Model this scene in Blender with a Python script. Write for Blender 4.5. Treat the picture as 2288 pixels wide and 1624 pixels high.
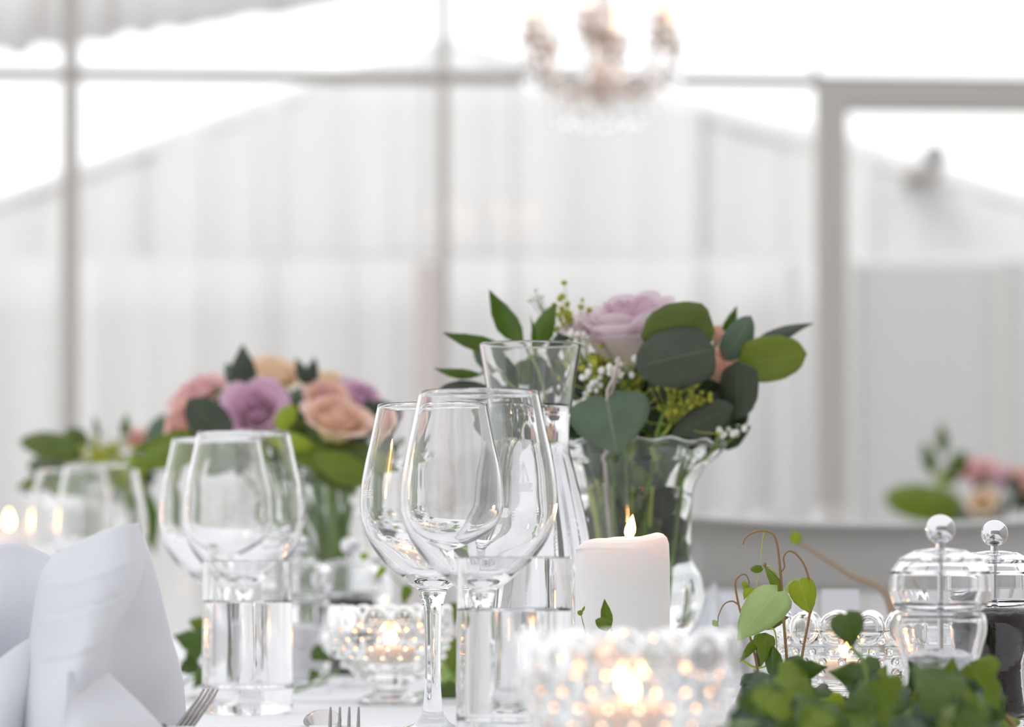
import bpy, math, random
from mathutils import Vector, Matrix
for o in list(bpy.data.objects): bpy.data.objects.remove(o)
SC = bpy.context.scene
COL = SC.collection
R = math.radians
random.seed(7)
TZ = 0.75                       # table top height
F = 7500.0                      # focal length in pixels of the 2288 px wide frame
HZ = 1280.0                     # pixel row of the eye level

# ------------------------------------------------------------------ camera
cd = bpy.data.cameras.new('camera'); cam = bpy.data.objects.new('camera', cd); COL.objects.link(cam)
cam.location = (0, 0, TZ + 0.10); cam.rotation_euler = (R(90), 0, 0)
cd.sensor_width = 36; cd.lens = 36 * F / 2288
cd.shift_y = (HZ - 812) / 2288
cd.clip_start = 0.05; cd.clip_end = 200
cd.dof.use_dof = True; cd.dof.focus_distance = 2.06; cd.dof.aperture_fstop = cd.lens / 18.5
cd.dof.aperture_blades = 9
SC.camera = cam
# ------------------------------------------------------------------ sky, sun, exposure
w = bpy.data.worlds.new('sky'); SC.world = w; w.use_nodes = True
w.node_tree.nodes['Background'].inputs[0].default_value = (0.985, 0.988, 1.0, 1)
w.node_tree.nodes['Background'].inputs[1].default_value = 1.5
SC.view_settings.view_transform = 'Standard'; SC.view_settings.look = 'None'
SC.view_settings.gamma = 1; SC.view_settings.use_curve_mapping = False
SC.view_settings.exposure = 0.17
SC.cycles.max_bounces = 20; SC.cycles.transmission_bounces = 20; SC.cycles.transparent_max_bounces = 20
SC.cycles.glossy_bounces = 8; SC.cycles.diffuse_bounces = 4
SC.cycles.use_denoising = True
SC.cycles.sample_clamp_indirect = 25
SC.cycles.caustics_refractive = True; SC.cycles.caustics_reflective = True; SC.cycles.blur_glossy = 0.2

def lamp(name, typ, loc, energy, color, size=0.1, rot=(0, 0, 0)):
    l = bpy.data.lights.new(name, typ); l.energy = energy; l.color = color
    if typ == 'AREA': l.size = size
    elif typ == 'POINT': l.shadow_soft_size = size
    elif typ == 'SUN': l.angle = size
    o = bpy.data.objects.new(name, l); o.location = loc; o.rotation_euler = rot; COL.objects.link(o); return o
# hazy sun high on the left, softened by thin cloud
lamp('hazy_sun', 'SUN', (0, 0, 6), 0.9, (1.0, 0.99, 0.97), R(30), (R(38), R(-34), 0))

# ------------------------------------------------------------------ helpers
def px(x, y, d):
    """a point at distance d that the photograph shows at pixel x, y"""
    return Vector(((x - 1144) * d / F, d, TZ + 0.10 - (y - HZ) * d / F))
def on_table(x, d): return Vector(((x - 1144) * d / F, d, TZ))

def put(name, me, mat=None, parent=None):
    o = bpy.data.objects.new(name, me); COL.objects.link(o)
    if mat is not None and not me.materials: me.materials.append(mat)
    if parent is not None: o.parent = parent
    return o
def origin(parent):
    v = Vector((0, 0, 0))
    while parent is not None: v += parent.location; parent = parent.parent
    return v
def mesh(name, V, Fs, mat, parent=None, smooth=True, world=False, uv=None, weld=False):
    if world and parent is not None:
        b = origin(parent); V = [Vector(v) - b for v in V]
    me = bpy.data.meshes.new(name); me.from_pydata([tuple(v) for v in V], [], Fs)
    if uv:
        ul = me.uv_layers.new(name='UVMap')
        for l in me.loops: ul.data[l.index].uv = uv[l.vertex_index]
    if weld:
        import bmesh
        bm = bmesh.new(); bm.from_mesh(me); bmesh.ops.remove_doubles(bm, verts=bm.verts, dist=1e-6)
        bmesh.ops.recalc_face_normals(bm, faces=bm.faces); bm.to_mesh(me); bm.free()
    if smooth:
        me.polygons.foreach_set('use_smooth', [True] * len(me.polygons))
    me.update()
    return put(name, me, mat, parent)
def thing(name, label, cat, loc=(0, 0, 0), group=None, rz=0):
    o = bpy.data.objects.new(name, None); COL.objects.link(o); o.empty_display_size = .02
    o.location = loc; o.rotation_euler = (0, 0, rz)
    return tag(o, label, cat, group)
def tag(o, label, cat, group=None):
    o['label'] = label; o['category'] = cat
    if group: o['group'] = group
    return o
def struct(o, label=None, cat=None):
    o['kind'] = 'structure'
    if label: o['label'] = label
    if cat: o['category'] = cat
    return o
def dup(root, loc, label, rz=0, group=None, scale=None):
    def cp(o, par):
        c = o.copy(); COL.objects.link(c)
        if par is not None: c.parent = par
        for ch in o.children: cp(ch, c)
        return c
    r = cp(root, None); r.location = loc; r.rotation_euler = (0, 0, rz); r['label'] = label
    if group: r['group'] = group
    if scale: r.scale = (scale,) * 3
    return r
def catmull(P, n):
    P = [Vector(p) for p in P]
    if len(P) == 2: return [P[0].lerp(P[1], i / n) for i in range(n + 1)]
    Q = [P[0] * 2 - P[1]] + P + [P[-1] * 2 - P[-2]]
    out = []
    segs = len(P) - 1
    for i in range(n + 1):
        t = i / n * segs; k = min(int(t), segs - 1); t -= k
        a, b, c, d = Q[k:k + 4]
        out.append(.5 * ((2 * b) + (c - a) * t + (2 * a - 5 * b + 4 * c - d) * t * t + (3 * b - a - 3 * c + d) * t ** 3))
    return out
def smooth_profile(pts, n):
    return [(max(v.x, 0), v.y) for v in catmull([Vector((a, b, 0)) for a, b in pts], n)]
def lathe_data(prof, seg=64, wob=None):
    """closed solid of revolution from a profile that starts and ends on the axis (metres)"""
    V, Fs = [], []
    rings = []
    for i, (r, z) in enumerate(prof):
        if r < 1e-6: rings.append([len(V)]); V.append(Vector((0, 0, z)))
        else:
            ids = []
            for k in range(seg):
                a = 2 * math.pi * k / seg
                rr, zz = (r, z) if wob is None else wob(r, z, a, i)
                ids.append(len(V)); V.append(Vector((rr * math.cos(a), rr * math.sin(a), zz)))
            rings.append(ids)
    for A, B in zip(rings, rings[1:]):
        if len(A) == 1 and len(B) == 1: continue
        for k in range(seg):
            j = (k + 1) % seg
            if len(A) == 1: Fs.append((A[0], B[j], B[k]))
            elif len(B) == 1: Fs.append((A[k], A[j], B[0]))
            else: Fs.append((A[k], A[j], B[j], B[k]))
    return V, Fs
def lathe(name, prof, mat, parent=None, seg=64, off=(0, 0, 0), wob=None, closed=False):
    pr = prof + ([prof[0]] if closed else []); q = [pr[0]]
    for (r0, z0), (r1, z1) in zip(pr, pr[1:]):        # holding loops keep long straight runs flat beside tight corners
        ln = math.hypot(r1 - r0, z1 - z0)
        if ln > .0024:
            e = .0004 / ln
            q += [(r0 + (r1 - r0) * e, z0 + (z1 - z0) * e), (r0 + (r1 - r0) * (1 - e), z0 + (z1 - z0) * (1 - e))]
        q.append((r1, z1))
    V, Fs = lathe_data(q, seg, wob)
    V = [v + Vector(off) for v in V]
    return mesh(name, V, Fs, mat, parent, weld=True)
def tube_data(P, rad, seg=8, n=None):
    pts = catmull(P, n) if n else [Vector(p) for p in P]
    m = len(pts); V, Fs = [], []
    prev = None
    for i, p in enumerate(pts):
        t = (pts[min(i + 1, m - 1)] - pts[max(i - 1, 0)]).normalized()
        if prev is None: a = t.orthogonal().normalized()
        else:
            a = prev - t * prev.dot(t)
            a = a.normalized() if a.length > 1e-6 else t.orthogonal().normalized()
        prev = a; b = t.cross(a)
        r = rad(i / (m - 1)) if callable(rad) else rad
        for k in range(seg):
            an = 2 * math.pi * k / seg
            V.append(p + (a * math.cos(an) + b * math.sin(an)) * r)
    for i in range(m - 1):
        for k in range(seg):
            j = (k + 1) % seg
            Fs.append((i * seg + k, i * seg + j, (i + 1) * seg + j, (i + 1) * seg + k))
    Fs.append(tuple(range(seg))[::-1]); Fs.append(tuple((m - 1) * seg + k for k in range(seg)))
    return V, Fs
def tube(name, P, rad, mat, parent=None, seg=8, n=None, world=True):
    V, Fs = tube_data(P, rad, seg, n)
    return mesh(name, V, Fs, mat, parent, world=world)
def box_data(lo, hi):
    x0, y0, z0 = lo; x1, y1, z1 = hi
    V = [(x0, y0, z0), (x1, y0, z0), (x1, y1, z0), (x0, y1, z0), (x0, y0, z1), (x1, y0, z1), (x1, y1, z1), (x0, y1, z1)]
    return V, [(0, 3, 2, 1), (4, 5, 6, 7), (0, 1, 5, 4), (1, 2, 6, 5), (2, 3, 7, 6), (3, 0, 4, 7)]
def box(name, lo, hi, mat, parent=None, bev=0.0, world=False):
    V, Fs = box_data(lo, hi)
    o = mesh(name, V, Fs, mat, parent, smooth=False, world=world)
    if bev:
        m = o.modifiers.new('b', 'BEVEL'); m.width = bev; m.segments = 2
    return o
def loft(cols, nu, nv):
    """smooth grid through columns of points"""
    C = [catmull(c, nv) for c in cols]
    rows = [catmull([c[j] for c in C], nu) for j in range(nv + 1)]
    V = [p for row in rows for p in row]
    Fs = [(j * (nu + 1) + i, j * (nu + 1) + i + 1, (j + 1) * (nu + 1) + i + 1, (j + 1) * (nu + 1) + i) for j in range(nv) for i in range(nu)]
    return V, Fs
def join(parts):
    V, Fs = [], []
    for v, f in parts:
        b = len(V); V += list(v); Fs += [tuple(i + b for i in q) for q in f]
    return V, Fs
def ball_data(c, r, seg=10, rings=6, sz=1.0):
    prof = [(r * math.sin(math.pi * i / rings), -r * sz * math.cos(math.pi * i / rings)) for i in range(rings + 1)]
    prof[0] = (0, prof[0][1]); prof[-1] = (0, prof[-1][1])
    V, Fs = lathe_data(prof, seg)
    return [v + Vector(c) for v in V], Fs

# ------------------------------------------------------------------ materials
def nt(name):
    m = bpy.data.materials.new(name); m.use_nodes = True
    return m, m.node_tree, m.node_tree.nodes['Principled BSDF']
def mk(name, col, rough=.5, metal=0, noise=0, scale=200, bump=0, sss=0, spec=.5, coat=0):
    m, t, b = nt(name)
    b.inputs['Base Color'].default_value = (*col, 1); b.inputs['Roughness'].default_value = rough
    b.inputs['Metallic'].default_value = metal; b.inputs['Specular IOR Level'].default_value = spec
    if coat: b.inputs['Coat Weight'].default_value = coat
    if sss:
        b.inputs['Subsurface Weight'].default_value = sss; b.inputs['Subsurface Radius'].default_value = (1, .55, .35)
        b.inputs['Subsurface Scale'].default_value = .012
    tc = t.nodes.new('ShaderNodeTexCoord')
    if noise or bump:
        n = t.nodes.new('ShaderNodeTexNoise'); n.inputs['Scale'].default_value = scale; n.inputs['Detail'].default_value = 4
        t.links.new(tc.outputs['Object'], n.inputs['Vector'])
        if noise:
            mx = t.nodes.new('ShaderNodeMix'); mx.data_type = 'RGBA'
            mx.inputs[6].default_value = (*[c * (1 - noise) for c in col], 1); mx.inputs[7].default_value = (*[min(1, c * (1 + noise)) for c in col], 1)
            t.links.new(n.outputs['Fac'], mx.inputs[0]); t.links.new(mx.outputs[2], b.inputs['Base Color'])
        if bump:
            bp = t.nodes.new('ShaderNodeBump'); bp.inputs['Strength'].default_value = bump; bp.inputs['Distance'].default_value = .001
            t.links.new(n.outputs['Fac'], bp.inputs['Height']); t.links.new(bp.outputs[0], b.inputs['Normal'])
    return m
def mk_glass(name, ior=1.5, tint=(1, 1, 1), rough=0.0):
    m, t, b = nt(name)
    b.inputs['Base Color'].default_value = (*tint, 1); b.inputs['Roughness'].default_value = rough
    b.inputs['Transmission Weight'].default_value = 1; b.inputs['IOR'].default_value = ior
    return m
def mk_leaf(name, col, back=None, vein=None, rough=.45, trans=.25, vstr=.6, fine=True):
    m, t, b = nt(name); L = t.links
    back = back or tuple(min(1, c * 1.3 + .03) for c in col); vein = vein or tuple(min(1, c * 1.9 + .04) for c in col)
    uv = t.nodes.new('ShaderNodeUVMap'); sp = t.nodes.new('ShaderNodeSeparateXYZ'); L.new(uv.outputs[0], sp.inputs[0])
    ab = t.nodes.new('ShaderNodeMath'); ab.operation = 'ABSOLUTE'; L.new(sp.outputs[0], ab.inputs[0])
    mr = t.nodes.new('ShaderNodeMapRange'); mr.inputs[1].default_value = .006; mr.inputs[2].default_value = .022
    mr.inputs[3].default_value = vstr; mr.inputs[4].default_value = 0; L.new(ab.outputs[0], mr.inputs[0])
    # side veins: stripes slanting away from the midrib
    ad = t.nodes.new('ShaderNodeMath'); ad.operation = 'MULTIPLY_ADD'; L.new(ab.outputs[0], ad.inputs[0]); ad.inputs[1].default_value = -.5; L.new(sp.outputs[1], ad.inputs[2])
    sn = t.nodes.new('ShaderNodeMath'); sn.operation = 'MULTIPLY'; L.new(ad.outputs[0], sn.inputs[0]); sn.inputs[1].default_value = 55
    s2 = t.nodes.new('ShaderNodeMath'); s2.operation = 'SINE'; L.new(sn.outputs[0], s2.inputs[0])
    m2 = t.nodes.new('ShaderNodeMapRange'); m2.inputs[1].default_value = .93; m2.inputs[2].default_value = 1; m2.inputs[3].default_value = 0; m2.inputs[4].default_value = .22 * vstr; L.new(s2.outputs[0], m2.inputs[0])
    mxm = t.nodes.new('ShaderNodeMath'); mxm.operation = 'MAXIMUM'; L.new(mr.outputs[0], mxm.inputs[0]); L.new(m2.outputs[0], mxm.inputs[1])
    tc = t.nodes.new('ShaderNodeTexCoord'); n = t.nodes.new('ShaderNodeTexNoise'); n.inputs['Scale'].default_value = 60; L.new(tc.outputs['Object'], n.inputs['Vector'])
    c0 = t.nodes.new('ShaderNodeMix'); c0.data_type = 'RGBA'; c0.inputs[6].default_value = (*[c * .75 for c in col], 1); c0.inputs[7].default_value = (*[min(1, c * 1.25) for c in col], 1); L.new(n.outputs['Fac'], c0.inputs[0])
    c1 = t.nodes.new('ShaderNodeMix'); c1.data_type = 'RGBA'; L.new(mxm.outputs[0], c1.inputs[0]); L.new(c0.outputs[2], c1.inputs[6]); c1.inputs[7].default_value = (*vein, 1)
    L.new(c1.outputs[2], b.inputs['Base Color'])
    b.inputs['Roughness'].default_value = rough
    tr = t.nodes.new('ShaderNodeBsdfTranslucent'); tr.inputs[0].default_value = (*[min(1, c * 1.8) for c in col], 1)
    ms = t.nodes.new('ShaderNodeMixShader'); ms.inputs[0].default_value = trans
    out = t.nodes['Material Output']; L.new(b.outputs[0], ms.inputs[1]); L.new(tr.outputs[0], ms.inputs[2]); L.new(ms.outputs[0], out.inputs[0])
    return m
def mk_petal(name, base, tip, trans=.35):
    m, t, b = nt(name); L = t.links
    uv = t.nodes.new('ShaderNodeUVMap'); sp = t.nodes.new('ShaderNodeSeparateXYZ'); L.new(uv.outputs[0], sp.inputs[0])
    cr = t.nodes.new('ShaderNodeValToRGB'); cr.color_ramp.elements[0].position = .25; cr.color_ramp.elements[0].color = (*base, 1)
    cr.color_ramp.elements[1].position = .85; cr.color_ramp.elements[1].color = (*tip, 1)
    L.new(sp.outputs[1], cr.inputs[0]); L.new(cr.outputs[0], b.inputs['Base Color']); b.inputs['Roughness'].default_value = .6
    b.inputs['Sheen Weight'].default_value = .3
    tr = t.nodes.new('ShaderNodeBsdfTranslucent'); L.new(cr.outputs[0], tr.inputs[0])
    ms = t.nodes.new('ShaderNodeMixShader'); ms.inputs[0].default_value = trans
    L.new(b.outputs[0], ms.inputs[1]); L.new(tr.outputs[0], ms.inputs[2]); L.new(ms.outputs[0], t.nodes['Material Output'].inputs[0])
    return m
def mk_cloth(name, col, scale=900, bump=.15, trans=0.0, rough=.9):
    m, t, b = nt(name); L = t.links
    b.inputs['Base Color'].default_value = (*col, 1); b.inputs['Roughness'].default_value = rough; b.inputs['Specular IOR Level'].default_value = .2
    tc = t.nodes.new('ShaderNodeTexCoord')
    wv = t.nodes.new('ShaderNodeTexWave'); wv.inputs['Scale'].default_value = scale; wv.inputs['Distortion'].default_value = 1
    w2 = t.nodes.new('ShaderNodeTexWave'); w2.inputs['Scale'].default_value = scale; w2.bands_direction = 'Z'
    L.new(tc.outputs['Object'], wv.inputs[0]); L.new(tc.outputs['Object'], w2.inputs[0])
    a = t.nodes.new('ShaderNodeMath'); L.new(wv.outputs[1], a.inputs[0]); L.new(w2.outputs[1], a.inputs[1])
    bp = t.nodes.new('ShaderNodeBump'); bp.inputs['Strength'].default_value = bump; bp.inputs['Distance'].default_value = .0003
    L.new(a.outputs[0], bp.inputs['Height']); L.new(bp.outputs[0], b.inputs['Normal'])
    if trans:
        tr = t.nodes.new('ShaderNodeBsdfTranslucent'); tr.inputs[0].default_value = (*col, 1)
        ms = t.nodes.new('ShaderNodeMixShader'); ms.inputs[0].default_value = trans
        L.new(b.outputs[0], ms.inputs[1]); L.new(tr.outputs[0], ms.inputs[2]); L.new(ms.outputs[0], t.nodes['Material Output'].inputs[0])
    return m
def mk_flame():
    m, t, b = nt('flame'); L = t.links
    tc = t.nodes.new('ShaderNodeTexCoord'); sp = t.nodes.new('ShaderNodeSeparateXYZ'); L.new(tc.outputs['Generated'], sp.inputs[0])
    cr = t.nodes.new('ShaderNodeValToRGB'); e = cr.color_ramp.elements
    e[0].position = 0; e[0].color = (1, .16, .02, 1); e[1].position = .35; e[1].color = (1, .42, .10, 1)
    x = e.new(.8); x.color = (1, .33, .06, 1); x = e.new(1); x.color = (1, .25, .03, 1)
    L.new(sp.outputs[2], cr.inputs[0])
    em = t.nodes.new('ShaderNodeEmission'); L.new(cr.outputs[0], em.inputs[0]); em.inputs[1].default_value = 38
    L.new(em.outputs[0], t.nodes['Material Output'].inputs[0]); return m
GLASS = mk_glass('clear_glass', 1.5)
CRYSTAL = mk_glass('pressed_glass', 1.52, (.985, .995, .99))
PANE = mk_glass('window_glass', 1.45, (.985, .99, 1.0))
PANET = mk_glass('film_glass', 1.45, (.93, .932, .935))
WATER = mk_glass('water', 1.333, (.995, 1, 1))
ACRYL = mk_glass('acrylic', 1.45, (.99, .99, 1))
CHROME = mk('chrome', (.8, .8, .82), .08, 1)
STEELD = mk('dark_cutlery_steel', (.30, .28, .27), .2, 1)
STEEL = mk('cutlery_steel', (.62, .60, .59), .22, 1)
WAX = mk('candle_wax', (.97, .945, .93), .5, sss=.5, spec=.35)
TEAWAX = mk('tealight_wax', (.9, .8, .72), .5, sss=.4)
FLAME = mk_flame()
WICK = mk('wick', (.03, .02, .02), .9)
LINEN = mk_cloth('napkin_linen', (.85, .87, .92), 700, .12, .12)
CLOTH = mk_cloth('table_linen', (.87, .88, .91), 500, .1)
PORCELAIN = mk('porcelain', (.85, .85, .86), .15)
ALU = mk('painted_frame', (.52, .50, .47), .5)
ALUD = mk('taupe_frame', (.36, .34, .31), .5)
ALUL = mk('pale_frame', (.62, .62, .59), .5)
CHAIRM = mk('chair_lacquer', (.50, .50, .485), .4, noise=.03, scale=40)
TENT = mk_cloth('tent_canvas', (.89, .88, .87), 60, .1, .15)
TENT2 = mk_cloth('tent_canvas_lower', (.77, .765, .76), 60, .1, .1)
SCREEN = mk('grey_screen', (.56, .55, .55), .8)
AWN = mk_cloth('awning_canvas', (.82, .81, .79), 60, .1, .1)
BRASS = mk('rosy_brass', (.66, .53, .46), .3, 1)
FLOORM = mk('floor_boards', (.42, .38, .34), .5, noise=.12, scale=6)
GROUND = mk('pale_gravel', (.72, .72, .70), .9, noise=.1, scale=30)
CEILM = mk_cloth('tent_lining', (.82, .82, .825), 40, .05, .92)
SIDEM = mk_cloth('side_lining', (.62, .61, .60), 40, .05, .25)
REAR = mk('rear_wall_render', (.40, .38, .36), .9, noise=.05, scale=5)
L_DARK = mk_leaf('ruscus_green', (.085, .165, .008), vstr=.3, rough=.35)
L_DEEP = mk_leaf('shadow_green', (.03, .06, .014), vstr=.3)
L_EUC = mk_leaf('eucalyptus_grey_green', (.105, .165, .11), vein=(.30, .36, .24), rough=.55, trans=.12)
L_EUCD = mk_leaf('eucalyptus_dark', (.058, .078, .052), vein=(.14, .17, .11), rough=.6, trans=.1)
L_EUCG = mk_leaf('eucalyptus_fresh', (.115, .17, .028), vein=(.20, .28, .12), rough=.5, trans=.16)
L_OLIVE = mk_leaf('eucalyptus_yellow_green', (.23, .30, .04), vein=(.34, .42, .16), trans=.35)
L_LIME = mk_leaf('lime_leaf', (.34, .42, .03), vein=(.5, .6, .2), trans=.45)
L_PALE = mk_leaf('pale_ivy_leaf', (.42, .52, .25), vein=(.55, .66, .42), trans=.4)
L_IVY = mk_leaf('ivy_green', (.07, .13, .012), vein=(.16, .27, .10), trans=.15, rough=.35)
L_IVYM = mk_leaf('ivy_mid_green', (.18, .26, .018), vein=(.3, .42, .12), trans=.3)
L_IVYB = mk_leaf('ivy_blue_green', (.05, .085, .04), vein=(.15, .24, .15), trans=.1)
STEMG = mk('green_stem', (.16, .27, .05), .5); STEMB = mk('reddish_stem', (.30, .17, .07), .5); STEMP = mk('pale_stem', (.55, .48, .46), .5)
STEMY = mk('lime_stem', (.42, .48, .08), .5)
P_LAV = mk_petal('lavender_petal', (.86, .85, .66), (.84, .72, .78)); P_LAVI = mk_petal('lavender_inner_petal', (.78, .60, .62), (.74, .54, .64))
P_PEACH = mk_petal('peach_petal', (.90, .80, .38), (.94, .76, .58)); P_CORAL = mk_petal('coral_petal', (.88, .66, .52), (.90, .60, .50))
P_PINK = mk_petal('pink_petal', (.90, .78, .62), (.90, .62, .62)); P_LILAC = mk_petal('lilac_petal', (.82, .62, .64), (.79, .53, .69))
P_YEL = mk_petal('yellow_pink_petal', (.84, .78, .30), (.92, .66, .55)); P_WHITE = mk('white_petal', (.85, .86, .82), .6)
BUDY = mk('yellow_green_bud', (.38, .40, .04), .6)
SALT = mk('salt', (.86, .86, .88), .9, bump=.8, scale=900); PEPPER = mk('peppercorns', (.022, .015, .013), .5, bump=1, noise=.95, scale=240, spec=.15)

# ================================================================== SETTING
struct(box('floor', (-4, -3.2, -.05), (4, 7.7, 0), FLOORM))
struct(box('ground', (-30, 7.7, -.09), (30, 45, -.04), GROUND))
struct(box('ceiling', (-4, -3.2, 3.4), (4, 7.1, 3.41), CEILM))
struct(box('wall_right', (4, -3.2, 0), (4.02, 7.4, 3.4), SIDEM))
struct(box('wall_left', (-4.02, -3.2, 0), (-4, 7.3, 3.4), CEILM))
struct(box('wall_back', (-4, -3.3, 0), (4, -3.2, 3.4), REAR))
WD = 7.5
def wall_px(x, y, dd=0):
    # glass wall: slightly nearer on the left
    d = WD + (x - 1144) / 2288 * .16 + dd
    return px(x, y, d)
def bar(name, a, b, wpx, mat, parent, depth=.05):
    """straight frame bar between two pixel points on the glass wall"""
    A, B = wall_px(*a), wall_px(*b)
    hw = wpx / 2 * WD / F
    t = (B - A).normalized(); s = Vector((0, 1, 0)).cross(t).normalized() * hw; dp = Vector((0, depth / 2, 0))
    V = [A + s - dp, A - s - dp, A - s + dp, A + s + dp, B + s - dp, B - s - dp, B - s + dp, B + s + dp]
    o = mesh(name, V, [(0, 1, 2, 3), (7, 6, 5, 4), (0, 4, 5, 1), (1, 5, 6, 2), (2, 6, 7, 3), (3, 7, 4, 0)], mat, parent, smooth=False, world=True)
    m = o.modifiers.new('b', 'BEVEL'); m.width = .003; m.segments = 2
    return o
def pane(a, b, parent, mat=None):
    (x0, y0), (x1, y1) = a, b
    q = [wall_px(x0, y1), wall_px(x1, y1), wall_px(x1, y0), wall_px(x0, y0)]
    dp = Vector((0, .004, 0))
    V = [p - dp for p in q] + [p + dp for p in q]
    return mesh('pane', V, [(0, 1, 2, 3), (7, 6, 5, 4), (0, 4, 5, 1), (1, 5, 6, 2), (2, 6, 7, 3), (3, 7, 4, 0)], mat or PANE, parent, smooth=False, world=True)
YB = 2125      # floor line of the glass wall
def mull_y(x): return 160 + (x / 2288) * 22
xs = [-700, 160, 991, 1822]
for i in range(3):
    wdw = bpy.data.objects.new('window_%d' % (i + 1), None); COL.objects.link(wdw); wdw.location = wall_px(xs[i], YB)
    struct(wdw)
    x0, x1 = xs[i], xs[i + 1]
    bar('transom', (x0, mull_y(x0) + 4), (x1, mull_y(x1) + 6), 22, ALUD, wdw, .04)
    wp = (0, 42, 30, 20)[i + 1] if i < 2 else 14
    if i < 2:
        bar('post', (x1, -420), (x1 - (6 if i == 0 else 0), YB), wp * .75, ALU, wdw, .06)
    else:
        bar('post', (x1, -420), (x1, mull_y(x1)), 12, ALUL, wdw, .05)
    pane((x0 + 8, mull_y(x0) + 12), (x1 - 8, YB - 8), wdw, PANET); pane((x0 + 8, -420), (x1 - 8, mull_y(x0) - 6), wdw)
    bar('head_rail', (x0, -424), (x1, -424), 30, ALU, wdw)
w4 = bpy.data.objects.new('window_4', None); COL.objects.link(w4); w4.location = wall_px(1822, 170); struct(w4)
bar('transom', (1822, mull_y(1822) + 2), (3000, mull_y(3000) + 2), 16, ALUD, w4); pane((1832, -420), (2990, 165), w4); bar('head_rail', (1822, -424), (3000, -424), 30, ALU, w4)
dr = bpy.data.objects.new('door_1', None); COL.objects.link(dr); dr.location = wall_px(2300, YB); struct(dr)
bar('door_jamb', (1856, 186), (1856, YB), 66, ALU, dr, .09)
bar('door_jamb', (2830, 186), (2830, YB), 66, ALU, dr, .09)
bar('door_head', (1824, 216), (2862, 226), 58, ALU, dr, .09)
pane((1890, 246), (2796, YB - 60), dr, PANET); bar('door_sill', (1890, YB - 30), (2796, YB - 30), 60, ALU, dr, .09)

# the glass wall goes on to both sides of the view
for i, (x0, x1) in enumerate([(2862, 3950), (3950, 5120), (-1650, -700), (-2840, -1650)]):
    wdw = bpy.data.objects.new('window_%d' % (i + 5), None); COL.objects.link(wdw); wdw.location = wall_px(x0, YB); struct(wdw)
    bar('transom', (x0, mull_y(x0) + 6), (x1, mull_y(x1) + 6), 22, ALUD, wdw, .04)
    xp = x1 if x1 > 0 else x0
    bar('post', (xp, -420), (xp, YB), 26, ALU, wdw, .06); bar('head_rail', (x0, -424), (x1, -424), 30, ALU, wdw)
    pane((x0 + 8, mull_y(x0) + 12), (x1 - 8, YB - 8), wdw, PANET); pane((x0 + 8, -420), (x1 - 8, mull_y(x0) - 6), wdw)
# outside: gabled white marquee, screen, awning -----------------------------------------------
MD = 10.2
mq = thing('marquee', 'white gabled marquee with hanging canvas folds, seen through the glass wall', 'tent', (0, MD, 0))
ridge = [(-5000, 760), (-900, 760), (0, 432), (590, 215), (1000, 84), (1180, 132), (1640, 240), (1890, 302), (2288, 428), (3000, 640), (6500, 640)]
def ridge_y(x):
    for (a, ya), (b, yb) in zip(ridge, ridge[1:]):
        if x <= b: return ya + (yb - ya) * (x - a) / (b - a)
    return ridge[-1][1]
rr = random.Random(3)
def canvas(name, x0, x1, ytop, ybot, mat, dd, amp, parent):
    n = max(4, int((x1 - x0) / 9)); V, Fs = [], []
    ph = rr.random() * 6; rows = 10
    for j in range(rows + 1):
        for i in range(n + 1):
            x = x0 + (x1 - x0) * i / n
            yt = ytop(x); y = yt + (ybot - yt) * j / rows
            f = math.sin(x * .052 + ph) * .55 + math.sin(x * .023 + ph * 2) * .5 + math.sin(x * .11 + ph) * .25
            V.append(px(x, y, MD + dd) + Vector((0, amp * f * (.35 + .65 * j / rows), 0)))
    for j in range(rows):
        for i in range(n):
            a = j * (n + 1) + i; Fs.append((a, a + 1, a + n + 2, a + n + 1))
    o = mesh(name, V, Fs, mat, parent, world=True)
    m = o.modifiers.new('s', 'SOLIDIFY'); m.thickness = .006
    return o
pxs = [-5000, -3900, -2900, -1900, -900, -420, -60, 350, 600, 780, 940, 1140, 1330, 1560, 1760, 1960, 2420, 3000, 4000, 5200, 6500]
for a, b in zip(pxs, pxs[1:]):
    canvas('wall_panel', a - 6, b + 6, ridge_y, 600, TENT, rr.uniform(-.03, .03), .013, mq)
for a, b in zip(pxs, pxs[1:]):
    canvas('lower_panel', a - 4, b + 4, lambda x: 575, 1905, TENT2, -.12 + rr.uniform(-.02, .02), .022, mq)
# roof slopes running back from the gable
def roof(a, b, parent):
    A, B = px(a[0], a[1], MD), px(b[0], b[1], MD)
    V = []
    for p in (A, B):
        for q in (0, 6):
            V += [p + Vector((0, q, 0)), p + Vector((0, q, -.03))]
    return mesh('roof_slope', V, [(0, 4, 6, 2), (1, 3, 7, 5), (0, 1, 5, 4), (2, 6, 7, 3), (0, 2, 3, 1), (4, 5, 7, 6)], TENT, parent, smooth=False, world=True)
roof((-900, 760), (1000, 84), mq); roof((1000, 84), (3000, 640), mq)
for x in (962, 1772, 2262):
    A = px(x, 585, MD - .35); B = px(x, 1880, MD - .35)
    t = thing('tent_pole', {962: 'pinkish grey outdoor pole beside the middle window post', 1772: 'pale outdoor pole just beside the door jamb', 2262: 'bluish grey outdoor pole at the right edge of the door glass'}[x], 'pole', B)
    hw = {962: .042, 1772: .02, 2262: .03}[x]
    box('pole', (-hw, -.03, 0), (hw, .03, A.z - B.z), {962: mk('pole_paint', (.60, .54, .52), .6), 1772: mk('pole_paint_pale', (.66, .65, .64), .6), 2262: mk('pole_paint_blue', (.40, .41, .46), .6)}[x], t, .004)
    box('foot_plate', (-hw * 1.8, -.06, -.012), (hw * 1.8, .06, 0), ALU, t, .003)
sc = thing('screen_panel', 'grey fabric screen standing outside the glass door', 'screen', px(2300, 1885, MD - .6))
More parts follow.
